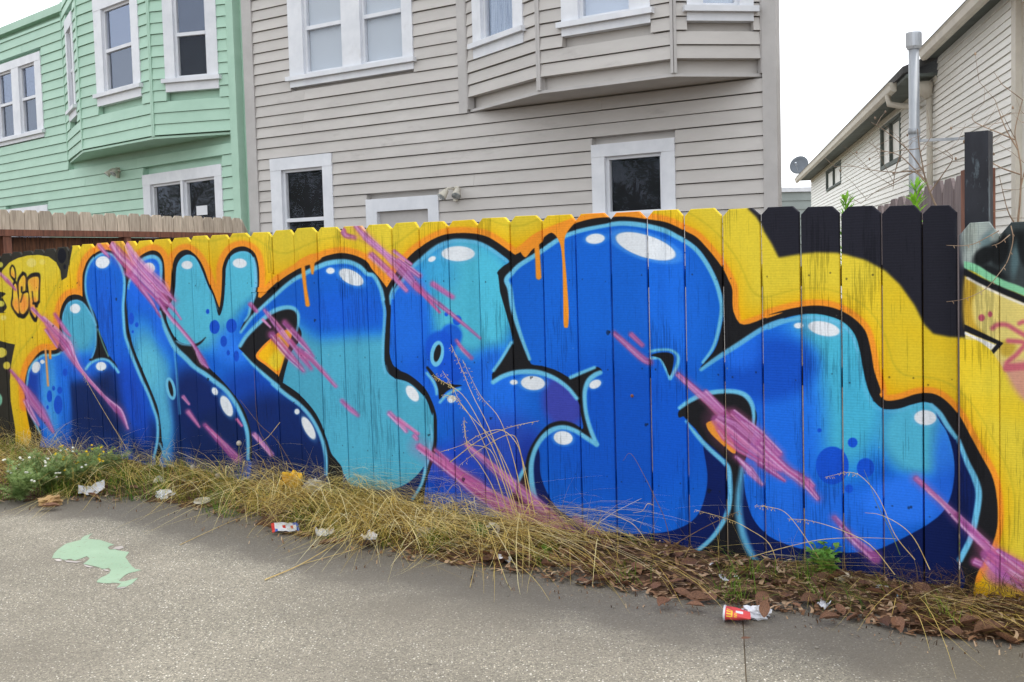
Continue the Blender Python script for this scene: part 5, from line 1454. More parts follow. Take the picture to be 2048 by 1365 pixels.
def scatter(n, dens, wlo=0.0, whi=1.0, power=1.0, clump=0, size=.05):
    """Places in the bed: dens is a list of (s, density) knots; with clump the roots gather in tufts of that many."""
    ks, kd = zip(*dens)
    grid = np.linspace(ks[0], ks[-1], 2000)
    cdf = np.cumsum(np.interp(grid, ks, kd)); cdf /= cdf[-1]
    m = max(1, n // clump) if clump else n
    S = np.interp(G.random(m), cdf, grid) + G.uniform(-.01, .01, m)
    E = np.array([bed_edge(s) for s in S])
    W = E * (wlo + (whi - wlo) * G.random(m) ** power)
    tid = np.arange(m)
    if clump:
        tid = G.integers(0, m, n)
        S, W = S[tid] + G.normal(0, size, n), W[tid] + G.normal(0, size * .7, n)
        W = np.clip(W, -.03, 1.4)
    Z = np.array([max(hump(s, w), 0) for s, w in zip(S, W)])
    scatter.tid, scatter.m = tid, m
    return S, W, Z


def per_tuft(lo, hi, jit):
    """A value shared by the blades of one tuft, with a little of each blade's own."""
    return G.uniform(lo, hi, scatter.m)[scatter.tid] + G.normal(0, jit, len(scatter.tid))


D2 = [(-10, 1), (-8, 1.1), (-7, .7), (-6, .6), (-5.4, .9), (-4.8, 1.6), (-3.6, 1.7), (-3.1, 1.1), (-2.85, .5), (-2.5, .07), (-1.9, .04), (-1.6, .08), (-.8, .05), (.4, .05)]
U = G.uniform
n = 3800                                                     # thatch: long straight stalks combed to the right and down
S, W, Z = scatter(n, D2, -.05, .8, clump=16, size=.06)
tag(blades('dry_grass', M['straw'], S, W, Z + U(0, .08, n) * (1 - W), per_tuft(-.25, 1.25, .22), per_tuft(-.05, .5, .16), per_tuft(-.4, .06, .14), U(.25, .9, n), U(.0018, .0042, n), np.clip(per_tuft(.2, .8, .16), 0, 1), 5, U(-.25, .25, n)), kind='stuff')
n = 1100                                                     # crossing the other way and over the paving
S, W, Z = scatter(n, D2, .05, .9, clump=9, size=.06)
tag(blades('dry_grass', M['straw'], S, W, Z + U(0, .08, n), per_tuft(1.4, 3.2, .25), per_tuft(.0, .8, .2), per_tuft(-.7, .0, .2), U(.15, .6, n), U(.0016, .0034, n), np.clip(per_tuft(.3, .9, .18), 0, 1), 5, U(-.5, .5, n)), kind='stuff')
n = 300                                                      # long pale straws lying over the rest
S, W, Z = scatter(n, [(-8, .3), (-6, .5), (-4.8, 1.5), (-3.0, 1.5), (-2.6, .3), (-2.4, 0), (.4, 0)], -.02, .7, clump=3, size=.08)
tag(blades('dry_grass', M['straw'], S, W, Z + U(.03, .12, n), per_tuft(-.3, 1.1, .3), per_tuft(.0, .45, .12), per_tuft(-.3, .02, .1), U(.45, 1.0, n), U(.0034, .0058, n), np.clip(G.normal(.85, .12, n), 0, 1), 6, U(-.2, .2, n)), kind='stuff')
n = 420                                                      # upright dry stems against the boards
S, W, Z = scatter(n, [(-10, 1), (-7, 1), (-5, 1.1), (-3.2, 1), (-2.4, .3), (-1, .3), (.3, .3)], -.0, .4)
tag(blades('dry_grass', M['straw'], S, W, Z, U(-.5, 3.4, n), U(.7, 1.45, n), U(-.1, 1.1, n), U(.14, .42, n), U(.0012, .0022, n), np.clip(G.normal(.3, .22, n), 0, 1), 5, U(-.6, .6, n)), kind='stuff')
n = 3800                                                     # short olive under-growth and broken bits between the tufts
S, W, Z = scatter(n, [(-10, 1.5), (-7.4, 1.6), (-6.5, 1.3), (-5.6, 1.1), (-4.6, 1.3), (-3.6, 1.2), (-3.0, .8), (-2.5, .16), (-2, .16), (-1.7, .4), (-1.4, .14), (-.7, .1), (.4, .1)], 0, .9, clump=30, size=.05)
tag(blades('half_dry_grass', M['olive'], S, W, Z - .005, per_tuft(-.6, 3.6, .6), U(.4, 1.3, n), U(-.5, .4, n), U(.04, .17, n), U(.0018, .0042, n), np.clip(per_tuft(.1, .9, .2), 0, 1), 4, U(-.5, .5, n)), kind='stuff')
n = 5600
S, W, Z = scatter(n, [(-10, 1.2), (-7.2, 3.4), (-6.3, 3.4), (-5.9, 1.6), (-5, .8), (-3.7, .6), (-3.25, 1.2), (-3.0, .4), (-2.55, .15), (-2, .25), (-1.75, 1.5), (-1.55, .6), (-1.2, .15), (-.6, .1), (.3, .1)], .1, 1.0, clump=34, size=.05)
tag(blades('green_grass', M['green'], S, W, Z - .005, per_tuft(-.4, 3.5, .7), U(.5, 1.5, n), U(-.4, .8, n), U(.04, .2, n), U(.002, .0045, n), np.clip(per_tuft(.1, .9, .2), 0, 1), 4, U(-.6, .6, n)), kind='stuff')
n = 4600                                                     # broken leaves and stems lying on the soil
S, W, Z = scatter(n, [(-10, .5), (-5, .5), (-3.4, .8), (-2.9, 1.8), (-2.2, 2.2), (-1.4, 2.4), (-.4, 2.4), (.4, 1)], .0, 1.12)
tag(blades('leaf_litter', M['litter'], S, W, np.maximum(Z, 0) + U(.002, .02, n), U(0, 6.28, n), U(-.15, .5, n), U(-.6, .3, n), U(.015, .07, n), U(.006, .026, n), G.random(n), 3, U(-1.5, 1.5, n)), kind='stuff')
n = 1300
S, W, Z = scatter(n, [(-10, .4), (-3.2, .8), (-2, 1.5), (.4, 1.6)], .75, 1.5, power=1.5)
tag(blades('leaf_litter', M['litter'], S, W, np.maximum(Z, 0) + .003, U(0, 6.28, n), U(0, .2, n), U(-.3, .1, n), U(.005, .018, n), U(.003, .008, n), G.random(n), 2, U(-1, 1, n)), kind='stuff')
n = 2600                                                     # root tangle at the right end
S, W, Z = scatter(n, [(-1.6, .1), (-1.25, .8), (-.95, 2), (-.4, 1.6), (.4, 1)], 0, .7, clump=30, size=.05)
M['root'] = toned('tangled_roots', (36, 25, 18), (78, 55, 38), (132, 100, 64), trans=.05)
tag(blades('root_tangle', M['root'], S, W, Z + U(0, .1, n) * (1 - W), U(0, 6.28, n), U(-.2, 1.2, n), U(-.8, .3, n), U(.04, .16, n), U(.001, .0022, n), G.random(n), 5, U(-2.5, 2.5, n)), kind='stuff')
n = 420                                                      # thin fallen straws over the leaves on the right
S, W, Z = scatter(n, [(-2.9, .8), (-2.2, .5), (-1.6, 1), (-1.0, 1.2), (.3, 1)], .05, .9)
tag(blades('dry_grass', M['straw'], S, W, Z + U(.005, .06, n), U(-.6, 3.6, n), U(-.05, .5, n), U(-.4, .1, n), U(.08, .36, n), U(.0011, .002, n), np.clip(G.normal(.4, .25, n), 0, 1), 4, U(-.4, .4, n)), kind='stuff')


# ---------------------------------------------------------------- single plants
M['stalk'] = stuff_mat('straw_stalk', (218, 196, 136), (184, 154, 96), .7, 20, rnd=.1)
M['stalk_dark'] = stuff_mat('brown_stalk', (134, 106, 66), (92, 70, 46), .75, 20, rnd=.1)
M['green_stalk'] = stuff_mat('green_stalk', (124, 140, 74), (84, 104, 50), .7, 20, rnd=.1)
M['leaf'] = stuff_mat('weed_leaf', (126, 168, 66), (84, 128, 46), .55, 14, rnd=.2, trans=.3)
M['leaf_blue'] = stuff_mat('feathery_leaf', (178, 196, 128), (124, 152, 88), .65, 14, rnd=.25, trans=.25)
M['leaf_bright'] = stuff_mat('young_leaf', (150, 196, 70), (104, 158, 48), .5, 10, rnd=.2, trans=.4)
M['petal'] = stuff_mat('white_petal', (238, 238, 226), (214, 214, 200), .7, 20, trans=.2)
M['yellow'] = stuff_mat('yellow_petal', (240, 208, 40), (220, 176, 24), .6, 20)
M['bud'] = stuff_mat('green_yellow_bud', (186, 196, 96), (140, 158, 66), .6, 20, rnd=.2)
M['fluff'] = stuff_mat('seed_fluff', (222, 216, 204), (186, 178, 166), .9, 60, trans=.4)
M['twig'] = stuff_mat('bare_twig', (176, 152, 128), (128, 104, 86), .8, 12, rnd=.15)
M['bark'] = stuff_mat('shrub_bark', (150, 130, 112), (112, 94, 80), .85, 12, bump=.3)


def px_path(face, o, pts_, bulge=0.0):
    """A traced line laid on a plane standing o in front of the fence, arching a little towards the viewer."""
    p = spline(pts_, False, 5) if len(pts_) > 2 else np.array(pts_, float)
    res = []
    for k, (x, y) in enumerate(p):
        f = k / max(1, len(p) - 1)
        oo = o + bulge * math.sin(math.pi * f)
        a, z = face.meet(x, y, oo)
        res.append(face.at(a, z, oo))
    return res


def spikelets(mb, path, n, size, seed, m=0, frac=.4):
    g_ = random.Random(seed)
    P = [Vector(p) for p in path]
    for k in range(n):
        f = 1 - frac * (k + g_.random()) / n
        x = f * (len(P) - 1)
        i = min(int(x), len(P) - 2)
        p = P[i].lerp(P[i + 1], x - i)
        d = Vector((g_.uniform(-1, 1), g_.uniform(-1, 1), g_.uniform(-1.3, .3))).normalized()
        q = p + d * size * g_.uniform(.6, 1.6)
        r = q + (d + Vector((0, 0, -.5))).normalized() * size * g_.uniform(.7, 1.1)
        mb.tube([p, q], .0004, 3, m, False)
        mb.tube([q, q.lerp(r, .4), r], [.0006, size * .15, .0003], 4, m, False)


oat = thing('wild_oat', bed(-2.72, .12), 'tall clump of dry wild oat with hanging seeds bending over blue paint', 'grass clump')
OATS = [[(1048, 1040), (1025, 960), (985, 880), (930, 820), (905, 775), (885, 742)], [(1040, 1045), (1010, 940), (975, 850), (945, 790), (920, 730), (902, 690)], [(1036, 1040), (1000, 930), (962, 850), (925, 790), (880, 760), (868, 752)],
        [(1052, 1045), (1030, 930), (1000, 840), (960, 790), (925, 720)], [(1020, 1040), (985, 930), (950, 850), (915, 800), (888, 790)], [(1070, 1030), (1045, 920), (1028, 880), (1000, 860), (960, 870), (925, 890), (880, 905)],
        [(1030, 1035), (1005, 960), (980, 900), (935, 885), (928, 835)], [(1060, 1030), (1040, 900), (1018, 870), (960, 900), (920, 930)], [(1006, 1050), (990, 985), (960, 930), (937, 900), (930, 860), (926, 842)], [(900, 925), (960, 880), (1020, 855), (1078, 842)]]
for k, q in enumerate(OATS):
    mb = MB()
    pa = px_path(FENCE, .10 + .015 * (k % 4), q, .05)
    mb.tube(pa, list(np.linspace(.0028, .001, len(pa))), 5)
    spikelets(mb, pa, 34 if k < 5 else 12, .011, k, frac=.34)
    mb.build('stalk', M['stalk'], oat)

LOOSE = [([(1345, 1105), (1330, 1040), (1312, 1000), (1290, 955), (1262, 908), (1246, 922)], 'stalk_dark', 'kinked brown stalk standing alone against the big blue belly'), ([(1300, 1096), (1275, 1058), (1250, 1040), (1190, 1020), (1095, 1012)], 'stalk', 'long pale stalk arching left under the blue belly'),
         ([(1306, 1010), (1295, 1008), (1285, 1022), (1266, 1026)], 'stalk', 'curled dry blade on the kinked stalk'), ([(1330, 1100), (1400, 1060), (1440, 1040), (1480, 1022)], 'stalk_dark', 'brown seed stalk rising to the right across navy paint'),
         ([(1560, 1150), (1540, 1090), (1500, 1060), (1460, 1040), (1390, 1020)], 'stalk', 'arched stalk over the black stem between the blue shapes'), ([(1640, 1120), (1600, 1060), (1570, 1025), (1540, 1015), (1510, 1012)], 'stalk', 'thin arched stalk left of the leafy weed'),
         ([(1790, 1150), (1740, 1090), (1680, 1060), (1620, 1042), (1575, 1038)], 'stalk', 'stalk arching low over the leafy weed'), ([(1500, 1115), (1560, 1098), (1640, 1080), (1720, 1076), (1792, 1078)], 'stalk', 'straight pale stalk lying level across the paint'),
         ([(1830, 1120), (1790, 1070), (1760, 1000), (1730, 960), (1700, 945), (1650, 955)], 'stalk', 'tall thin stalk drooping over the dark blue dot'), ([(1800, 1110), (1780, 1060), (1755, 1010), (1740, 970), (1728, 940)], 'green_stalk', 'thin green stem beside the second blue dot'),
         ([(1860, 1140), (1830, 1080), (1800, 1050), (1760, 1030), (1730, 1026)], 'stalk', 'bent stalk before the lower right blue curve'), ([(1150, 1090), (1120, 1040), (1096, 1000), (1085, 990)], 'stalk_dark', 'short dark stalk by the purple swipe end'),
         ([(1180, 1085), (1196, 1050), (1204, 1012)], 'stalk_dark', 'upright brown stem right of the purple swipe'), ([(1280, 1100), (1256, 1070), (1238, 1056)], 'green_stalk', 'small green stem under the blue belly'),
         ([(620, 1000), (560, 890), (520, 850), (480, 800)], 'stalk_dark', 'dark straight stalk crossing the navy letter'), ([(575, 985), (540, 900), (516, 850), (508, 740)], 'stalk_dark', 'tall thread-like stalk before the navy letter'),
         ([(255, 900), (215, 835), (180, 775), (165, 745)], 'stalk', 'seed stalk leaning over the first small arch'), ([(560, 845), (530, 880), (490, 900)], 'stalk', 'dry stalk leaning left by the white oval'),
         ([(530, 1160), (600, 1130), (690, 1080), (790, 1045), (860, 1000)], 'stalk', 'thick pale straw lying out across the paving'), ([(940, 1175), (955, 1110), (968, 1045)], 'stalk', 'thin straw leaning over the paving edge at centre'),
         ([(600, 1130), (740, 1090), (880, 1045), (960, 1035)], 'stalk', 'thinner straw beside the thick straw on the paving'), ([(360, 1090), (470, 1040), (560, 1010)], 'stalk', 'straw lying over the paving below the plastic lid')]
for k, (q, m_, lab) in enumerate(LOOSE):
    mb = MB()
    onpave = q[0][1] > 1085 and q[0][0] < 1000
    if onpave:
        pa = []
        sp = spline(q, False, 5)
        for i, (x, y) in enumerate(sp):
            f = i / (len(sp) - 1)
            pa.append(tuple(ground_at(x, y, .006 + .07 * f * f)))
        r0 = .0034 if k == 18 else .0018
    else:
        pa = px_path(FENCE, .06 + .02 * (k % 4), q, .04)
        r0 = .002
    mb.tube(pa, list(np.linspace(r0, .0008, len(pa))), 5)
    if k in (3, 4, 5, 6, 8, 16):
        spikelets(mb, pa, 22, .009, k, frac=.3)
    o = mb.build('grass_stalk', M[m_])
    tag(o, lab, 'grass stalk', 'single grass stalks along the fence')


def leafy(name, base, label, cat, stems, leaf_m, stem_m, leaf_len, leaf_w, n_leaf, height, spread, seed, buds=None, feather=False, group=None):
    """A weed: splayed stems (each a part) and a mesh of leaves spread along them; buds or flowers at the tips."""
    g_ = random.Random(seed)
    T = thing(name, base, label, cat, group)
    lv, fl = MB(), MB()
    fl_any = False
    for k in range(stems):
        an = g_.uniform(0, 2 * math.pi)
        h = height * g_.uniform(.55, 1.05)
        sp = spread * g_.uniform(.3, 1.0)
        pa = []
        for i in range(6):
            f = i / 5
            pa.append(Vector(base) + Vector((math.cos(an) * sp * f ** 1.3, math.sin(an) * sp * f ** 1.3, h * f * (1 - .2 * f))) + Vector((g_.uniform(-.006, .006), g_.uniform(-.006, .006), 0)))
        mb = MB(); mb.tube(pa, list(np.linspace(.0026, .0011, 6)), 5); mb.build('stem', M[stem_m], T)
        for q in range(n_leaf):
            f = g_.uniform(.08, .97)
            x = f * 5; i = min(int(x), 4)
            p = pa[i].lerp(pa[i + 1], x - i)
            d = Vector((g_.uniform(-1, 1), g_.uniform(-1, 1), g_.uniform(-.2, .9))).normalized()
            u_ = d.cross(Vector((g_.uniform(-.4, .4), g_.uniform(-.4, .4), 1))).normalized()
            nrm = u_.cross(d)
            ll, lw = leaf_len * g_.uniform(.5, 1.2) * (1 - .4 * f), leaf_w * g_.uniform(.6, 1.2)
            if feather:
                mid = p + d * ll
                lv.add([p - u_ * lw * .3, p + u_ * lw * .3, mid + u_ * lw * .15, mid - u_ * lw * .15], [(0, 1, 2, 3)])
                for sd in (-1, 1):
                    for c_ in (.35, .6, .85):
                        b_ = p.lerp(mid, c_)
                        e_ = b_ + (d * .5 + u_ * sd).normalized() * ll * .42
                        lv.add([b_, b_ + d * lw * .7, e_ + d * lw * .2], [(0, 1, 2)])
            else:
                a_, b_, c_ = p + d * ll * .3, p + d * ll * .65, p + d * ll - nrm * ll * .18
                lv.add([p, a_ + u_ * lw, a_ - u_ * lw, b_ + u_ * lw * .85, b_ - u_ * lw * .85, c_, a_ + nrm * lw * .3, b_ + nrm * lw * .25],
                       [(0, 6, 1), (0, 2, 6), (6, 7, 3, 1), (6, 2, 4, 7), (7, 5, 3), (7, 4, 5)])
        if buds and g_.random() < buds[2]:
            for q in range(buds[3]):
                c_ = pa[-1] + Vector((g_.uniform(-1, 1), g_.uniform(-1, 1), g_.uniform(-.6, 1))) * buds[1] * (0 if buds[3] == 1 else 2.4)
                fl.blob(c_, (buds[1], buds[1], buds[1] * .8), g_.random(), .2, 0, 1); fl_any = True
    lv.build('foliage', M[leaf_m], T)
    if fl_any:
        fl.build('flowers', M[buds[0]], T)['kind'] = 'stuff'
    return T


def in_bed(x, y, z=.03):
    p = ground_at(x, y, z)
    return (p[0], p[1], z)


for k, (x, y, h, sp, lab) in enumerate(((95, 985, .34, .28, 'feathery grey-green weed with white flowers spilling onto the paving at far left'), (40, 1000, .26, .26, 'low grey-green weed at the left edge of the photo'), (150, 975, .3, .26, 'feathery weed with yellow flowers beside the white-flowered one'),
                                        (205, 955, .24, .26, 'bushy green weed with no flowers right of the yellow-flowered weed'))):
    leafy('feathery_weed', in_bed(x, y, .02), lab, 'weed', 34, 'leaf_blue', 'green_stalk', .06, .008, 40, h, sp, 40 + k, (('petal', 'petal', 'yellow', 'bud')[k], .009, .42 if k != 1 else .12, 2), True, 'feathery weeds at the left end')
for k, (x, y, h, lab) in enumerate(((395, 925, .3, 'thin weed with green-yellow buds left of the dandelion clocks'), (445, 922, .32, 'bud-topped weed between the dandelion clocks'), (560, 940, .28, 'budding weed by the yellow crumpled bag'), (690, 965, .24, 'small budding weed before the turquoise letter'))):
    leafy('budding_weed', in_bed(x, y, .05), lab, 'weed', 9, 'leaf', 'green_stalk', .025, .005, 4, h, .14, 60 + k, ('bud', .0075, .95, 4), False, 'budding weeds among the dry grass')
leafy('leafy_weed', in_bed(1655, 1160, .02), 'bright green broad-leaved weed before the dark blue dots', 'weed', 15, 'leaf', 'green_stalk', .06, .013, 18, .2, .12, 71, None)
leafy('tall_weed', in_bed(1668, 1145, .02), 'spindly weed with yellowish buds rising from the broad-leaved weed', 'weed', 7, 'leaf', 'green_stalk', .02, .003, 2, .36, .1, 72, ('bud', .0065, 1, 1))
leafy('leafy_weed', in_bed(968, 1075, .03), 'small green leafy weed in dry grass near the blue-white wrapper', 'weed', 12, 'leaf', 'green_stalk', .045, .010, 10, .09, .12, 73, None)
leafy('leafy_weed', in_bed(1095, 1108, .02), 'tiny low green weed among brown leaves right of the wrapper', 'weed', 8, 'leaf', 'green_stalk', .03, .007, 8, .05, .08, 74, None)
leafy('leafy_weed', in_bed(1905, 1125, .03), 'small weed with one pale flower in the root tangle', 'weed', 5, 'leaf', 'green_stalk', .03, .005, 4, .12, .08, 75, ('bud', .008, .4, 1))

for x, y, yb, lab in ((478, 887, 960, 'highest dandelion clock, on navy paint'), (385, 935, 985, 'large dandelion clock left in the dry grass'), (435, 952, 995, 'dandelion clock low between the other two'), (368, 962, 990, 'smallest dandelion clock above the plastic lid')):
    a, z = FENCE.meet(x, y, .2)
    top_ = FENCE.at(a, z, .2)
    T = thing('dandelion', FENCE.at(a, .05, .24), lab, 'dandelion', 'dandelion clocks in the dry grass')
    mb = MB(); mb.tube([FENCE.at(a + .03, .04, .24), FENCE.at(a + .012, z * .6, .22), top_], .0016, 5); mb.build('stem', M['green_stalk'], T)
    mb = MB()
    g_ = random.Random(x)
    c_ = Vector(top_)
    for k in range(170):
        d = Vector((g_.gauss(0, 1), g_.gauss(0, 1), g_.gauss(0, 1))).normalized()
        q = c_ + d * .0165
        u_ = d.orthogonal().normalized(); v2 = d.cross(u_)
        mb.add([c_ + d * .003, q - u_ * .0005, q + u_ * .0005], [(0, 1, 2)])
        mb.add([q - u_ * .0045, q + v2 * .0045, q + u_ * .0045, q - v2 * .0045], [(0, 1, 2, 3)])
    mb.build('seed_head', M['fluff'], T)

# plants behind the fence
for k, (x, y0, y1, lab, n_) in enumerate(((1692, 455, 374, 'bright green leafy shoot above the black planks, left of the bare shrub', 44), (1832, 455, 352, 'bright green leafy shoot against the mauve fence', 56))):
    a, z1 = FENCE.meet(x, y1, -.55)
    z0 = 1.25
    T = thing('leafy_shoot', FENCE.at(a, 0, -.55), lab, 'plant', 'green shoots behind the fence')
    st = MB(); st.tube([FENCE.at(a, 0, -.55), FENCE.at(a + .01, 1, -.55), FENCE.at(a - .005, z1 - .04, -.55)], [.008, .006, .002], 6); st.build('stem', M['green_stalk'], T)
    lv = MB()
    g_ = random.Random(k)
    for q in range(n_ * 2):
        f = g_.random() ** .8
        zz = z0 + (z1 - z0 - .05) * f
        p = Vector(FENCE.at(a, zz, -.55))
        an = g_.uniform(0, 6.28)
        d = Vector((math.cos(an) * (1.1 - f * .6), math.sin(an) * (1.1 - f * .6), g_.uniform(.35, 1.3))).normalized()
        u_ = d.cross(Vector((0, 0, 1))).normalized()
        ll = g_.uniform(.07, .15) * (1.15 - .5 * f)
        t_ = p + d * ll - Vector((0, 0, ll * .15))
        m_ = p + d * ll * .5
        lv.add([p, m_ + u_ * .008, m_ + Vector((0, 0, -.002)), m_ - u_ * .008, t_], [(0, 1, 2), (0, 2, 3), (1, 4, 2), (2, 4, 3)])
    lv.build('foliage', M['leaf_bright'], T)


def branchy(name, label, traces, o, r0, mat, seed, buds=True):
    T = thing(name, FENCE.at(FENCE.meet(*traces[0][0], o)[0], 0, o), label, 'shrub')
    g_ = random.Random(seed)
    for k, tr_ in enumerate(traces):
        mb = MB()
        pa = px_path(FENCE, o + g_.uniform(-.25, .25) * (k > 0), tr_)
        r = r0 * (1 if k == 0 else .62)
        if k == 0:
            p0 = pa[0]
            pa = [(p0[0], p0[1], 0), (p0[0], p0[1], p0[2] * .6)] + pa
        mb.tube(pa, list(np.linspace(r, r * .3, len(pa))), 6)
        P_ = [Vector(p) for p in pa]
        for q in range(3 if len(P_) > 5 else 1):
            i = g_.randrange(max(1, len(P_) // 3), len(P_))
            d = Vector((g_.uniform(-1, 1), g_.uniform(-.4, .4), g_.uniform(-.2, 1))).normalized()
            e1 = P_[i] + d * g_.uniform(.05, .12)
            e2 = e1 + (d + Vector((g_.uniform(-.6, .6), 0, g_.uniform(-.3, .5)))).normalized() * g_.uniform(.04, .16)
            mb.tube([P_[i], e1, e2], [r * .4, r * .3, r * .12], 4)
            if buds and g_.random() < .35:
                mb.blob(e2, (.005, .005, .008), q, .2, 0, 1)
        mb.build('branch', M[mat], T)
    return T


branchy('bare_shrub', 'bare twiggy shrub before the cream house wall and flue', [[(1880, 430), (1862, 390), (1850, 355), (1845, 330), (1838, 290), (1835, 258)], [(1850, 360), (1820, 330), (1796, 310), (1760, 300), (1738, 285)], [(1855, 370), (1830, 345), (1790, 345), (1740, 340), (1690, 328)], [(1848, 345), (1815, 300), (1770, 262), (1742, 245)],
                                                                                 [(1846, 340), (1826, 345), (1790, 365), (1750, 385), (1722, 408)], [(1860, 385), (1885, 350), (1905, 318), (1890, 300)], [(1800, 312), (1790, 345), (1786, 380)]], -.75, .006, 'bark', 5)
branchy('bare_sapling', 'bare sapling at the right edge before the cream siding', [[(2034, 460), (2040, 400), (2042, 340), (2036, 300), (2030, 262), (2045, 200)], [(2036, 300), (2010, 255), (1990, 200)], [(2030, 280), (1995, 265), (1950, 245), (1944, 228)], [(2042, 350), (2000, 335), (1975, 318), (1962, 300)],
                                                                                  [(2034, 455), (2015, 420), (1998, 350)], [(2040, 380), (2060, 300), (2070, 250)]], -.5, .0055, 'twig', 9)
tw = thing('dry_vine', FENCE.at(-.84, 1.2, .1), 'thin bare vine hanging across the end fence section', 'vine')
for q in ([(2022, 452), (2026, 480), (2016, 520), (2000, 545), (1975, 575), (1950, 590), (1922, 600), (1893, 604)], [(1998, 462), (1972, 476), (1948, 488), (1925, 492), (1893, 491)], [(2020, 470), (2000, 486), (1984, 492)]):
    mb = MB()
    pa = px_path(FENCE, .09, q, .03)
    mb.tube(pa, list(np.linspace(.0022, .001, len(pa))), 5)
    for i in range(3, len(pa), 5):
        p = Vector(pa[i])
        mb.tube([p, p + Vector((.003, -.004, -.006)), p + Vector((.004, -.005, -.012))], [.0006, .0018, .0005], 5)
    mb.build('stem', M['twig'], tw)
# ---------------------------------------------------------------- street trees across the road: the house windows mirror them
M['tree_leaf'] = stuff_mat('street_tree_leaf', (84, 108, 52), (52, 76, 34), .55, 6, rnd=.2, trans=.25)
M['trunk'] = stuff_mat('street_tree_bark', (112, 98, 84), (76, 64, 54), .9, 8, (3, 3, .6), bump=.4)


def street_tree(p, h, r, label, seed):
    g_ = random.Random(seed)
    T = thing('street_tree', (p[0], p[1], 0), label, 'tree')
    mb = MB()
    mb.tube([(p[0], p[1], 0), (p[0] + .05, p[1], h * .25), (p[0], p[1] + .05, h * .5), (p[0], p[1], h * .8)], [.2, .16, .12, .04], 9)
    tips = []
    for k in range(9):
        an, z0 = g_.uniform(0, 6.28), h * g_.uniform(.3, .6)
        q = (p[0] + math.cos(an) * r * .7, p[1] + math.sin(an) * r * .7, z0 + h * g_.uniform(.1, .3))
        mb.tube([(p[0], p[1], z0), ((p[0] + q[0]) / 2, (p[1] + q[1]) / 2, (z0 + q[2]) / 2 + .2), q], [.07, .05, .015], 6)
        tips.append(q)
    mb.build('trunk', M['trunk'], T)
    lv = MB()
    for k in range(60):
        c_ = Vector((p[0], p[1], h * .66)) + Vector((g_.gauss(0, .5) * r, g_.gauss(0, .5) * r, g_.gauss(0, .2) * h))
        for q in range(70):
            a_ = c_ + Vector((g_.gauss(0, .3), g_.gauss(0, .3), g_.gauss(0, .22))) * (r / 2.4)
            u_ = Vector((g_.uniform(-1, 1), g_.uniform(-1, 1), g_.uniform(-1, 1))).normalized()
            v2 = u_.orthogonal().normalized()
            s_ = g_.uniform(.05, .1)
            lv.add([a_ - u_ * s_, a_ + v2 * s_ * .5, a_ + u_ * s_, a_ - v2 * s_ * .5], [(0, 1, 2, 3)])
    lv.build('crown', M['tree_leaf'], T)


def mirrored(face, x, y, dist):
    """The point that far along the reflection of a sight line in a window of that face."""
    a, z = face.meet(x, y)
    q = face.xy(a)
    d_ = q / np.linalg.norm(q)
    d_ = d_ - 2 * (d_ @ face.n) * face.n
    return q + d_ * dist


street_tree(mirrored(GREY, 1268, 400, 24), 5.4, 2.0, 'leafy street tree mirrored as a dark mound in the lower right window', 3)
street_tree(mirrored(GREEN, 370, 390, 27), 6.2, 2.6, 'leafy street tree mirrored in the green house sliding window', 4)
street_tree(mirrored(GREY, 610, 400, 25), 6.6, 2.4, 'leafy street tree mirrored in the narrow lower left window', 5)
# ---------------------------------------------------------------- litter and fallen leaves
M['paper'] = stuff_mat('white_paper', (232, 232, 236), (200, 202, 210), .7, 12, rnd=.04, bump=.2)
M['grey_paper'] = stuff_mat('grey_plastic', (196, 192, 190), (150, 148, 150), .45, 14, rnd=.05)
M['clear'] = stuff_mat('cloudy_plastic', (206, 200, 190), (168, 160, 148), .3, 10, spec=.5)
M['cream_paper'] = stuff_mat('cream_paper', (222, 210, 190), (184, 168, 146), .75, 12, bump=.2)
M['tan_paper'] = stuff_mat('tan_paper', (206, 176, 128), (160, 126, 86), .75, 12)
M['yellow_bag'] = stuff_mat('yellow_bag', (244, 196, 40), (214, 154, 20), .5, 10)
M['red_card'] = stuff_mat('red_card', (222, 84, 82), (206, 70, 70), .5, 6)
M['red_ink'] = stuff_mat('red_ink', (214, 48, 44), None, .45)
M['blue_ink'] = stuff_mat('blue_ink', (44, 96, 200), None, .45)
M['navy_ink'] = stuff_mat('navy_ink', (34, 50, 84), None, .45)
M['yellow_ink'] = stuff_mat('yellow_ink', (250, 206, 70), None, .45)
M['pale_blue'] = stuff_mat('pale_blue_paper', (150, 188, 204), (120, 156, 176), .7, 12)
M['brown_leaf'] = stuff_mat('brown_leaf', (140, 102, 78), (84, 58, 44), .6, 18, rnd=.28, trans=.12)
M['dark_leaf'] = stuff_mat('dark_leaf', (92, 66, 54), (58, 40, 32), .55, 14, rnd=.2)
M['pebble'] = stuff_mat('pebble', (150, 144, 134), (104, 98, 90), .8, 20, rnd=.3)


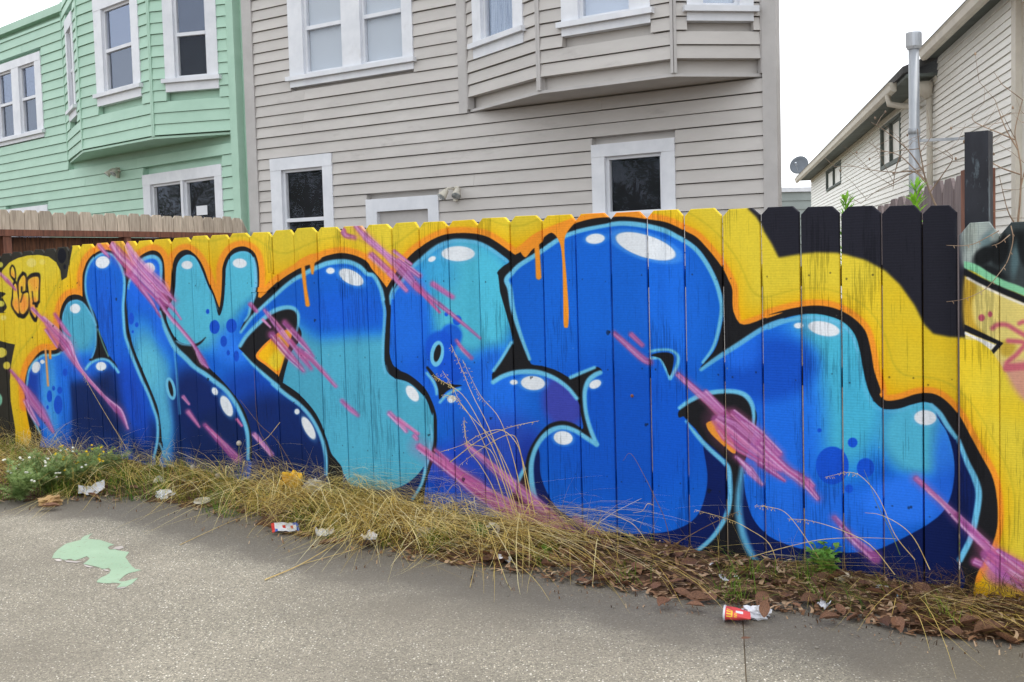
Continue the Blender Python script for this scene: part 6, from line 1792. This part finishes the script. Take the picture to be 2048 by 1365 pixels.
def sheet(x, y, wpx, hpx, mat, label, name='paper_scrap', lift=.015, crumple=.012, turn=0.0, seed=0, cat='litter', nx=6, ny=4, tilt=.22, band=None, base=0.012):
    """A crumpled sheet lying in the bed: width and depth taken from its size in the photograph."""
    c = ground_at(x, y, base)
    r = sight(x, y)
    dist = math.hypot(c[0], c[1])
    w = wpx / FPX * dist
    el = math.atan2(EYE, dist)
    h = max(hpx / FPX * dist / (math.sin(el) + .2), .02)
    g_ = random.Random(seed + int(x))
    ct, sn = math.cos(turn), math.sin(turn)
    right = Vector((r[1], -r[0], 0)).normalized(); fwd = Vector((r[0], r[1], 0)).normalized()
    vs, mi = [], []
    for j in range(ny + 1):
        for i in range(nx + 1):
            u_, v_ = i / nx - .5, j / ny - .5
            u2, v2 = u_ * ct * w - v_ * sn * h, u_ * sn * w + v_ * ct * h
            jit = .12
            u2 += g_.uniform(-jit, jit) * w / nx; v2 += g_.uniform(-jit, jit) * h / ny
            z = lift * (1 + .6 * math.sin(u_ * 5 + seed)) + tilt * (v_ + .5) * h + g_.uniform(-1, 1) * crumple
            p = Vector(c) + right * u2 + fwd * v2
            vs.append((p.x, p.y, max(.004, base + z)))
    fs = [(j * (nx + 1) + i, j * (nx + 1) + i + 1, (j + 1) * (nx + 1) + i + 1, (j + 1) * (nx + 1) + i) for j in range(ny) for i in range(nx)]
    mb = MB()
    mb.add(vs, fs)
    mats = mat if isinstance(mat, list) else [mat]
    if band:
        mb.mi = [band(i, j) for j in range(ny) for i in range(nx)]
    o = mb.build(name, [M[k] for k in mats])
    sol = o.modifiers.new('thickness', 'SOLIDIFY'); sol.thickness = .0012
    return tag(o, label, cat)


def wad(x, y, wpx, hpx, mat, label, seed=0, name='crumpled_paper', amp=.38, base=0.0, cat='litter'):
    """A crushed wad with sharp facets and a torn flap."""
    c = ground_at(x, y + hpx * .35, base)
    dist = math.hypot(c[0], c[1])
    w, h = wpx / FPX * dist / 2, hpx / FPX * dist / 2
    mb = MB()
    mb.blob((c[0], c[1], base + h * .75), (w, w * .8, h), seed, amp, 0, 3)
    g_ = random.Random(seed)
    o = mb.build(name, M[mat])
    return tag(o, label, cat)


# red paper cup lying crushed on the paving
cup = thing('paper_cup', tuple(ground_at(1485, 1240)), 'crushed red and white paper cup lying on the paving', 'cup')
ca, cb = np.array(ground_at(1449, 1226, .034)), np.array(ground_at(1500, 1232, .03))
axis = (cb - ca) / np.linalg.norm(cb - ca)
LEN = np.linalg.norm(cb - ca) * 1.0
e1 = np.cross(axis, [0, 0, 1]); e1 /= np.linalg.norm(e1); e2 = np.cross(e1, axis)
nu, nv = 40, 18
vs, fs, mi = [], [], []
for j in range(nv + 1):
    f = j / nv
    for i in range(nu):
        a = 2 * math.pi * i / nu
        rr = (.043 - .010 * f) * (1 + .05 * math.sin(3 * a + 2 * f) + .08 * math.sin(2 * a + 9 * f) * f - .12 * max(0, math.sin(a + .6)) * max(0, f - .3))
        sq = .74 - .42 * f + .1 * math.sin(2 * a + 5 * f)
        p = ca + axis * (LEN * f * (1 + .06 * math.cos(a))) + e1 * math.cos(a) * rr + e2 * math.sin(a) * rr * sq
        vs.append((p[0], p[1], max(.002, p[2])))
for j in range(nv):
    for i in range(nu):
        fs.append((j * nu + i, j * nu + (i + 1) % nu, (j + 1) * nu + (i + 1) % nu, (j + 1) * nu + i))
        m_ = 0
        if j < 1:
            m_ = 1
        fr = i / nu
        if 2 <= j <= 5 and 0 <= i <= 6 and (i % 2 == 0 or j == 5):
            m_ = 2                                            # the yellow lettering
        if 8 <= j <= 12 and 6 <= i <= 8:
            m_ = 1                                            # a white square
        if j in (7, 8) and 0 <= i <= 4 and i % 2 == 0:
            m_ = 2
        mi.append(m_)
mb = MB(); mb.v, mb.f, mb.mi = vs, fs, mi
o = mb.build('cup_wall', [M['red_card'], M['paper'], M['yellow_ink']], cup, smooth=True)
mb = MB()
rim = [(vs[i][0], vs[i][1], vs[i][2]) for i in range(nu)]
mb.tube(rim + rim[:1], .0022, 6, 0, False); mb.build('rim', M['paper'], cup, smooth=True)
mb = MB()
cc = ground_at(1511, 1236, .0)
g_ = random.Random(4)
mb.blob((cc[0], cc[1], .022), (.058, .034, .026), 7, .36, 0, 3)
mb.build('torn_side', M['paper'], cup)

sheet(571, 1061, 52, 17, ['paper', 'red_ink', 'blue_ink'], 'red, white and blue snack wrapper on the paving edge', 'wrapper', .008, .004, .06, 3, nx=10, ny=3, band=lambda i, j: 1 if i < 1 or (i in (4, 7) and j == 1) else (2 if i > 8 or (i == 1 and j == 0) or (i == 8 and j == 2) else 0))
sheet(183, 987, 46, 15, 'paper', 'white folded paper by the feathery weeds', lift=.02, seed=5)
wad(102, 1004, 40, 20, 'tan_paper', 'tan crumpled paper on the paving at far left', 6)
wad(330, 991, 36, 18, 'paper', 'white crushed carton left of the plastic lid', 7)
sheet(318, 974, 26, 10, 'paper', 'small white scrap behind the crushed carton', lift=.03, seed=8)
lid = MB()
c_ = ground_at(404, 1003, .025)
rr = .052
prof = [(0, .002), (.6, .003), (.8, .004), (.84, .012), (.95, .012), (1, .0), (1.03, 0)]
vs = []
for q, zz in prof:
    for k in range(28):
        a = 2 * math.pi * k / 28
        vs.append((c_[0] + math.cos(a) * rr * q, c_[1] + math.sin(a) * rr * q * .9, c_[2] + zz + .12 * math.sin(a) * rr * q))
lid.add(vs, [(j * 28 + k, j * 28 + (k + 1) % 28, (j + 1) * 28 + (k + 1) % 28, (j + 1) * 28 + k) for j in range(len(prof) - 1) for k in range(28)])
tag(lid.build('plastic_lid', M['clear'], smooth=True), 'round cloudy plastic lid resting on dry grass', 'lid')
wad(586, 962, 46, 34, 'yellow_bag', 'crumpled yellow bag in the grass below the navy letter', 9, 'crumpled_bag', base=.07)
wad(632, 973, 46, 26, 'grey_paper', 'crumpled grey plastic right of the yellow bag', 10, 'crumpled_plastic', base=.06)
sheet(650, 1071, 36, 11, 'paper', 'flat white paper on the paving edge right of the wrapper', seed=11)
sheet(740, 1083, 26, 14, 'paper', 'small white scrap by a curled brown leaf', lift=.02, seed=12, turn=.5)
wad(852, 1066, 36, 24, 'clear', 'clear crumpled plastic in the grass', 13, 'crumpled_plastic', base=.02)
sheet(984, 1078, 30, 17, ['navy_ink', 'paper'], 'dark blue and white wrapper in the grass', 'wrapper', .02, .006, -.1, 14, nx=6, ny=3, tilt=.5, band=lambda i, j: 1 if i in (0, 5) or j == 2 else 0)
wad(1009, 1080, 18, 16, 'cream_paper', 'cream scrap beside the dark blue wrapper', 15)
sheet(1010, 1124, 26, 7, 'paper', 'thin white strip under the big curled leaf', seed=16)
bl = MB(); cb_ = ground_at(1431, 1146, 0); bl.blob((cb_[0], cb_[1], .024), (.036, .03, .024), 3, .12, 0, 2)
tag(bl.build('white_stone', M['paper']), 'rounded white block at the weed strip below the black stem', 'stone')
sheet(1458, 1168, 36, 12, 'paper', 'torn white paper above the red cup', seed=17, turn=.2)
wad(1686, 1166, 32, 36, 'cream_paper', 'cream crumpled paper under the broad-leaved weed', 18)
sheet(1752, 1186, 46, 9, 'paper', 'long white strip right of the cream paper', seed=19, turn=-.2)
wad(1826, 1170, 32, 36, 'paper', 'crumpled white tissue in the root tangle', 20)
sheet(1796, 1136, 26, 14, 'cream_paper', 'rolled cream paper near the crumpled tissue', seed=21, lift=.05, turn=.8)
sheet(1808, 1203, 26, 9, 'pale_blue', 'light blue paper scrap below the tissue', seed=22)
sheet(1648, 1217, 20, 10, 'paper', 'small white scrap below the leafy weed', seed=23, turn=-.5)
wad(1909, 1130, 18, 22, 'paper', 'white paper bit at the foot of the end section', 24)
sheet(2032, 1195, 46, 20, ['paper', 'pale_blue'], 'white and pale blue paper at the right edge', lift=.03, seed=25, tilt=.4, band=lambda i, j: 1 if j == 1 else 0)
sheet(2000, 1190, 24, 8, 'grey_paper', 'grey scrap left of the paper at the right edge', seed=26)


def leaf_mesh(k):
    g_ = random.Random(100 + k)
    curl, bend, wav = g_.uniform(.2, .9), g_.uniform(-.5, .8), g_.uniform(.0, .25)
    nx = 7
    vs, fs = [], []
    for i in range(nx + 1):
        f = i / nx
        w = .36 * math.sin(math.pi * min(1, f * .96 + .02)) ** .8 * (1 - .25 * f) + .012
        zc = bend * .35 * (f - .5) ** 2 + .03 * math.sin(f * 9) * wav * 3
        for sd in (-1, -.5, 0, .5, 1):
            vs.append((f - .5, w * sd * (1 - .1 * curl), zc + curl * w * abs(sd) ** 1.4 * .75 + g_.uniform(-1, 1) * .02))
    for i in range(nx):
        for j in range(4):
            fs.append((i * 5 + j, i * 5 + j + 1, (i + 1) * 5 + j + 1, (i + 1) * 5 + j))
    me = bpy.data.meshes.new('leaf')
    me.from_pydata(vs, [], fs)
    me.polygons.foreach_set('use_smooth', [True] * len(fs))
    return me


LEAF = [leaf_mesh(k) for k in range(6)]
LEAFD = []
for me in LEAF[:2]:
    c_ = me.copy(); c_.materials.append(M['dark_leaf']); LEAFD.append(c_)
for me in LEAF:
    me.materials.append(M['brown_leaf'])


def put_leaf(p, size, yaw, label, me, group='fallen brown leaves', rx=0.0, ry=0.0):
    o = bpy.data.objects.new('fallen_leaf', me)
    COL.objects.link(o)
    WL[o.name] = Vector(p)
    o.location = p
    o.scale = (size, size, size)
    o.rotation_euler = (rx, ry, yaw)
    return tag(o, label, 'leaf', group)


for x, y, sz, yaw, k, lab, dk, ry in ((988, 1118, .17, -.6, 0, 'big curled brown leaf hanging over the paving edge', 0, -.1), (1050, 1108, .16, .1, 1, 'broad brown leaf right of the big curled one', 0, 0), (735, 1086, .13, .2, 2, 'dark curled leaf by the small white scrap', 1, 0), (655, 1088, .1, .3, 3, 'brown leaf under the flat white paper', 0, 0),
                                      (1530, 1228, .075, 1.2, 4, 'brown leaf standing against the red cup', 0, -.9), (2008, 1218, .2, -.5, 0, 'largest dark brown leaf at the right edge', 1, 0), (1905, 1205, .13, .5, 2, 'pale brown leaf near the tissue', 0, -.2), (1985, 1262, .15, .15, 3, 'long curled leaf on the paving at lower right', 0, 0),
                                      (1330, 1205, .1, .9, 5, 'brown leaf alone on the paving edge below the black stem', 0, 0), (1390, 1210, .08, -.4, 1, 'flat tan leaf left of the red cup', 0, 0), (1492, 1276, .04, .2, 2, 'small tan leaf on the paving joint', 0, 0), (1560, 1170, .1, -.3, 4, 'rust leaf left of the leafy weed', 0, -.2),
                                      (1660, 1236, .09, .2, 3, 'brown leaf on the paving below the cream paper', 0, 0), (100, 1012, .12, .2, 1, 'brown leaf under the tan paper at far left', 0, 0), (195, 965, .09, .7, 2, 'reddish leaf among the green weeds at left', 0, -.4), (1200, 1160, .09, .3, 5, 'pale pink-brown leaf at centre of the leaf strip', 0, 0)):
    p = ground_at(x, y, .03)
    put_leaf((p[0], p[1], .028 if ry > -.5 else .05), sz, yaw, lab, (LEAFD[k % 2] if dk else LEAF[k]), ry=ry)
wad(1738, 1098, 42, 30, 'brown_leaf', 'brown crumpled leaf wad against the bottom of the fence', 31, 'leaf_wad', .4, .05, 'leaf')
S, W, Z = scatter(200, [(-10, .15), (-6, .3), (-3.6, .5), (-3.1, 1.2), (-2.4, 1.6), (-1.5, 2), (-.9, 2.2), (.3, 1.6)], .25, 1.12)
for k in range(200):
    put_leaf(bed(S[k], W[k], max(Z[k], 0) + rng.uniform(.012, .03)), rng.uniform(.04, .105), rng.uniform(0, 6.28), 'brown dead leaf in the litter along the fence', LEAF[k % 6], 'small dead leaves in the strip', rng.uniform(-.5, .5), rng.uniform(-.5, .5))

for k, (x, y, r_) in enumerate(((947, 1148, .009), (1168, 1215, .006), (1016, 1193, .006), (1229, 1217, .006), (1229, 1258, .005), (1633, 1297, .008), (1888, 1270, .012), (1130, 1192, .005), (1608, 1243, .006), (1944, 1297, .006), (1345, 1190, .006), (560, 1145, .005), (860, 1330, .006), (300, 1125, .006))):
    p = ground_at(x, y, 0)
    mb = MB(); mb.blob((p[0], p[1], r_ * .55), (r_, r_ * .85, r_ * .65), k, .2, 0, 1)
    lab = {0: 'grey pebble on the paving below the big curled leaf', 6: 'dark pebble at the paving edge at lower right', 5: 'pebble on the paving below the broad-leaved weed'}.get(k, 'small pebble lying on the bare paving')
    tag(mb.build('pebble', M['pebble']), lab, 'pebble', 'pebbles on the paving')

# pale green paint spill, flat on the paving
M['spill'] = stuff_mat('pale_green_paint', (148, 172, 146), (134, 158, 132), .6, 3, bump=.35, bscale=120, extra=((132, 130, 116), 42, .6, .66, .9))
M['chalk'] = stuff_mat('white_paint_flake', (180, 172, 166), None, .7)


def flat_patch(name, poly, mat, z, parent=None, label=None, cat=None):
    bm = bmesh.new()
    ring = [ground_at(x * .29304, 850 + y * .29304, z) for x, y in poly]
    vts = [bm.verts.new((p[0], p[1], z)) for p in ring]
    f = bm.faces.new(vts)
    bmesh.ops.triangulate(bm, faces=[f])
    bm.normal_update()
    for q in bm.faces:
        if q.normal.z < 0:
            q.normal_flip()
    c_ = np.array([v.co for v in bm.verts]).mean(0)
    mb = MB()
    bm.verts.index_update()
    mb.add([tuple(v.co) for v in bm.verts], [tuple(v.index for v in q.verts) for q in bm.faces])
    bm.free()
    return tag(mb.build(name, M[mat], parent), label, cat)


SP = [(355, 908), (368, 880), (390, 855), (420, 832), (450, 812), (500, 798), (550, 786), (562, 770), (580, 758), (606, 750), (634, 740), (612, 756), (600, 780), (640, 782), (680, 785), (712, 795), (745, 806), (780, 818), (750, 826), (735, 838), (748, 852), (790, 850), (800, 856), (840, 862), (882, 868), (868, 886), (855, 905), (868, 920),
      (880, 940), (900, 965), (925, 985), (966, 990), (925, 1002), (880, 1012), (850, 1028), (830, 1046), (810, 1066), (830, 1070), (862, 1066), (900, 1054), (942, 1045), (920, 1066), (900, 1085), (862, 1104), (830, 1106), (795, 1112), (812, 1096), (825, 1082), (780, 1078), (740, 1082), (700, 1080), (660, 1075), (668, 1058), (690, 1042), (720, 1030), (748, 1012),
      (756, 990), (742, 976), (715, 984), (690, 980), (650, 966), (610, 958), (568, 948), (590, 934), (612, 912), (592, 896), (560, 910), (510, 926), (490, 918), (470, 916), (450, 922), (428, 920), (404, 910), (380, 912)]
sp_ = flat_patch('paint_spill', SP, 'spill', .0016, None, 'pale green paint spill shaped like a leaping fish on the paving', 'paint spill')
for q in ([(765, 848), (790, 832), (832, 826), (846, 838), (812, 852), (790, 848)], [(372, 918), (400, 914), (426, 922), (410, 932), (386, 930)], [(790, 1114), (830, 1108), (866, 1104), (850, 1114), (810, 1120)], [(570, 952), (600, 960), (640, 972), (612, 974), (580, 966)], [(700, 984), (736, 990), (745, 1000), (716, 996)], [(440, 924), (500, 930), (560, 934), (520, 942), (452, 936)]):
    flat_patch('white_fleck', q, 'chalk', .0026, sp_)
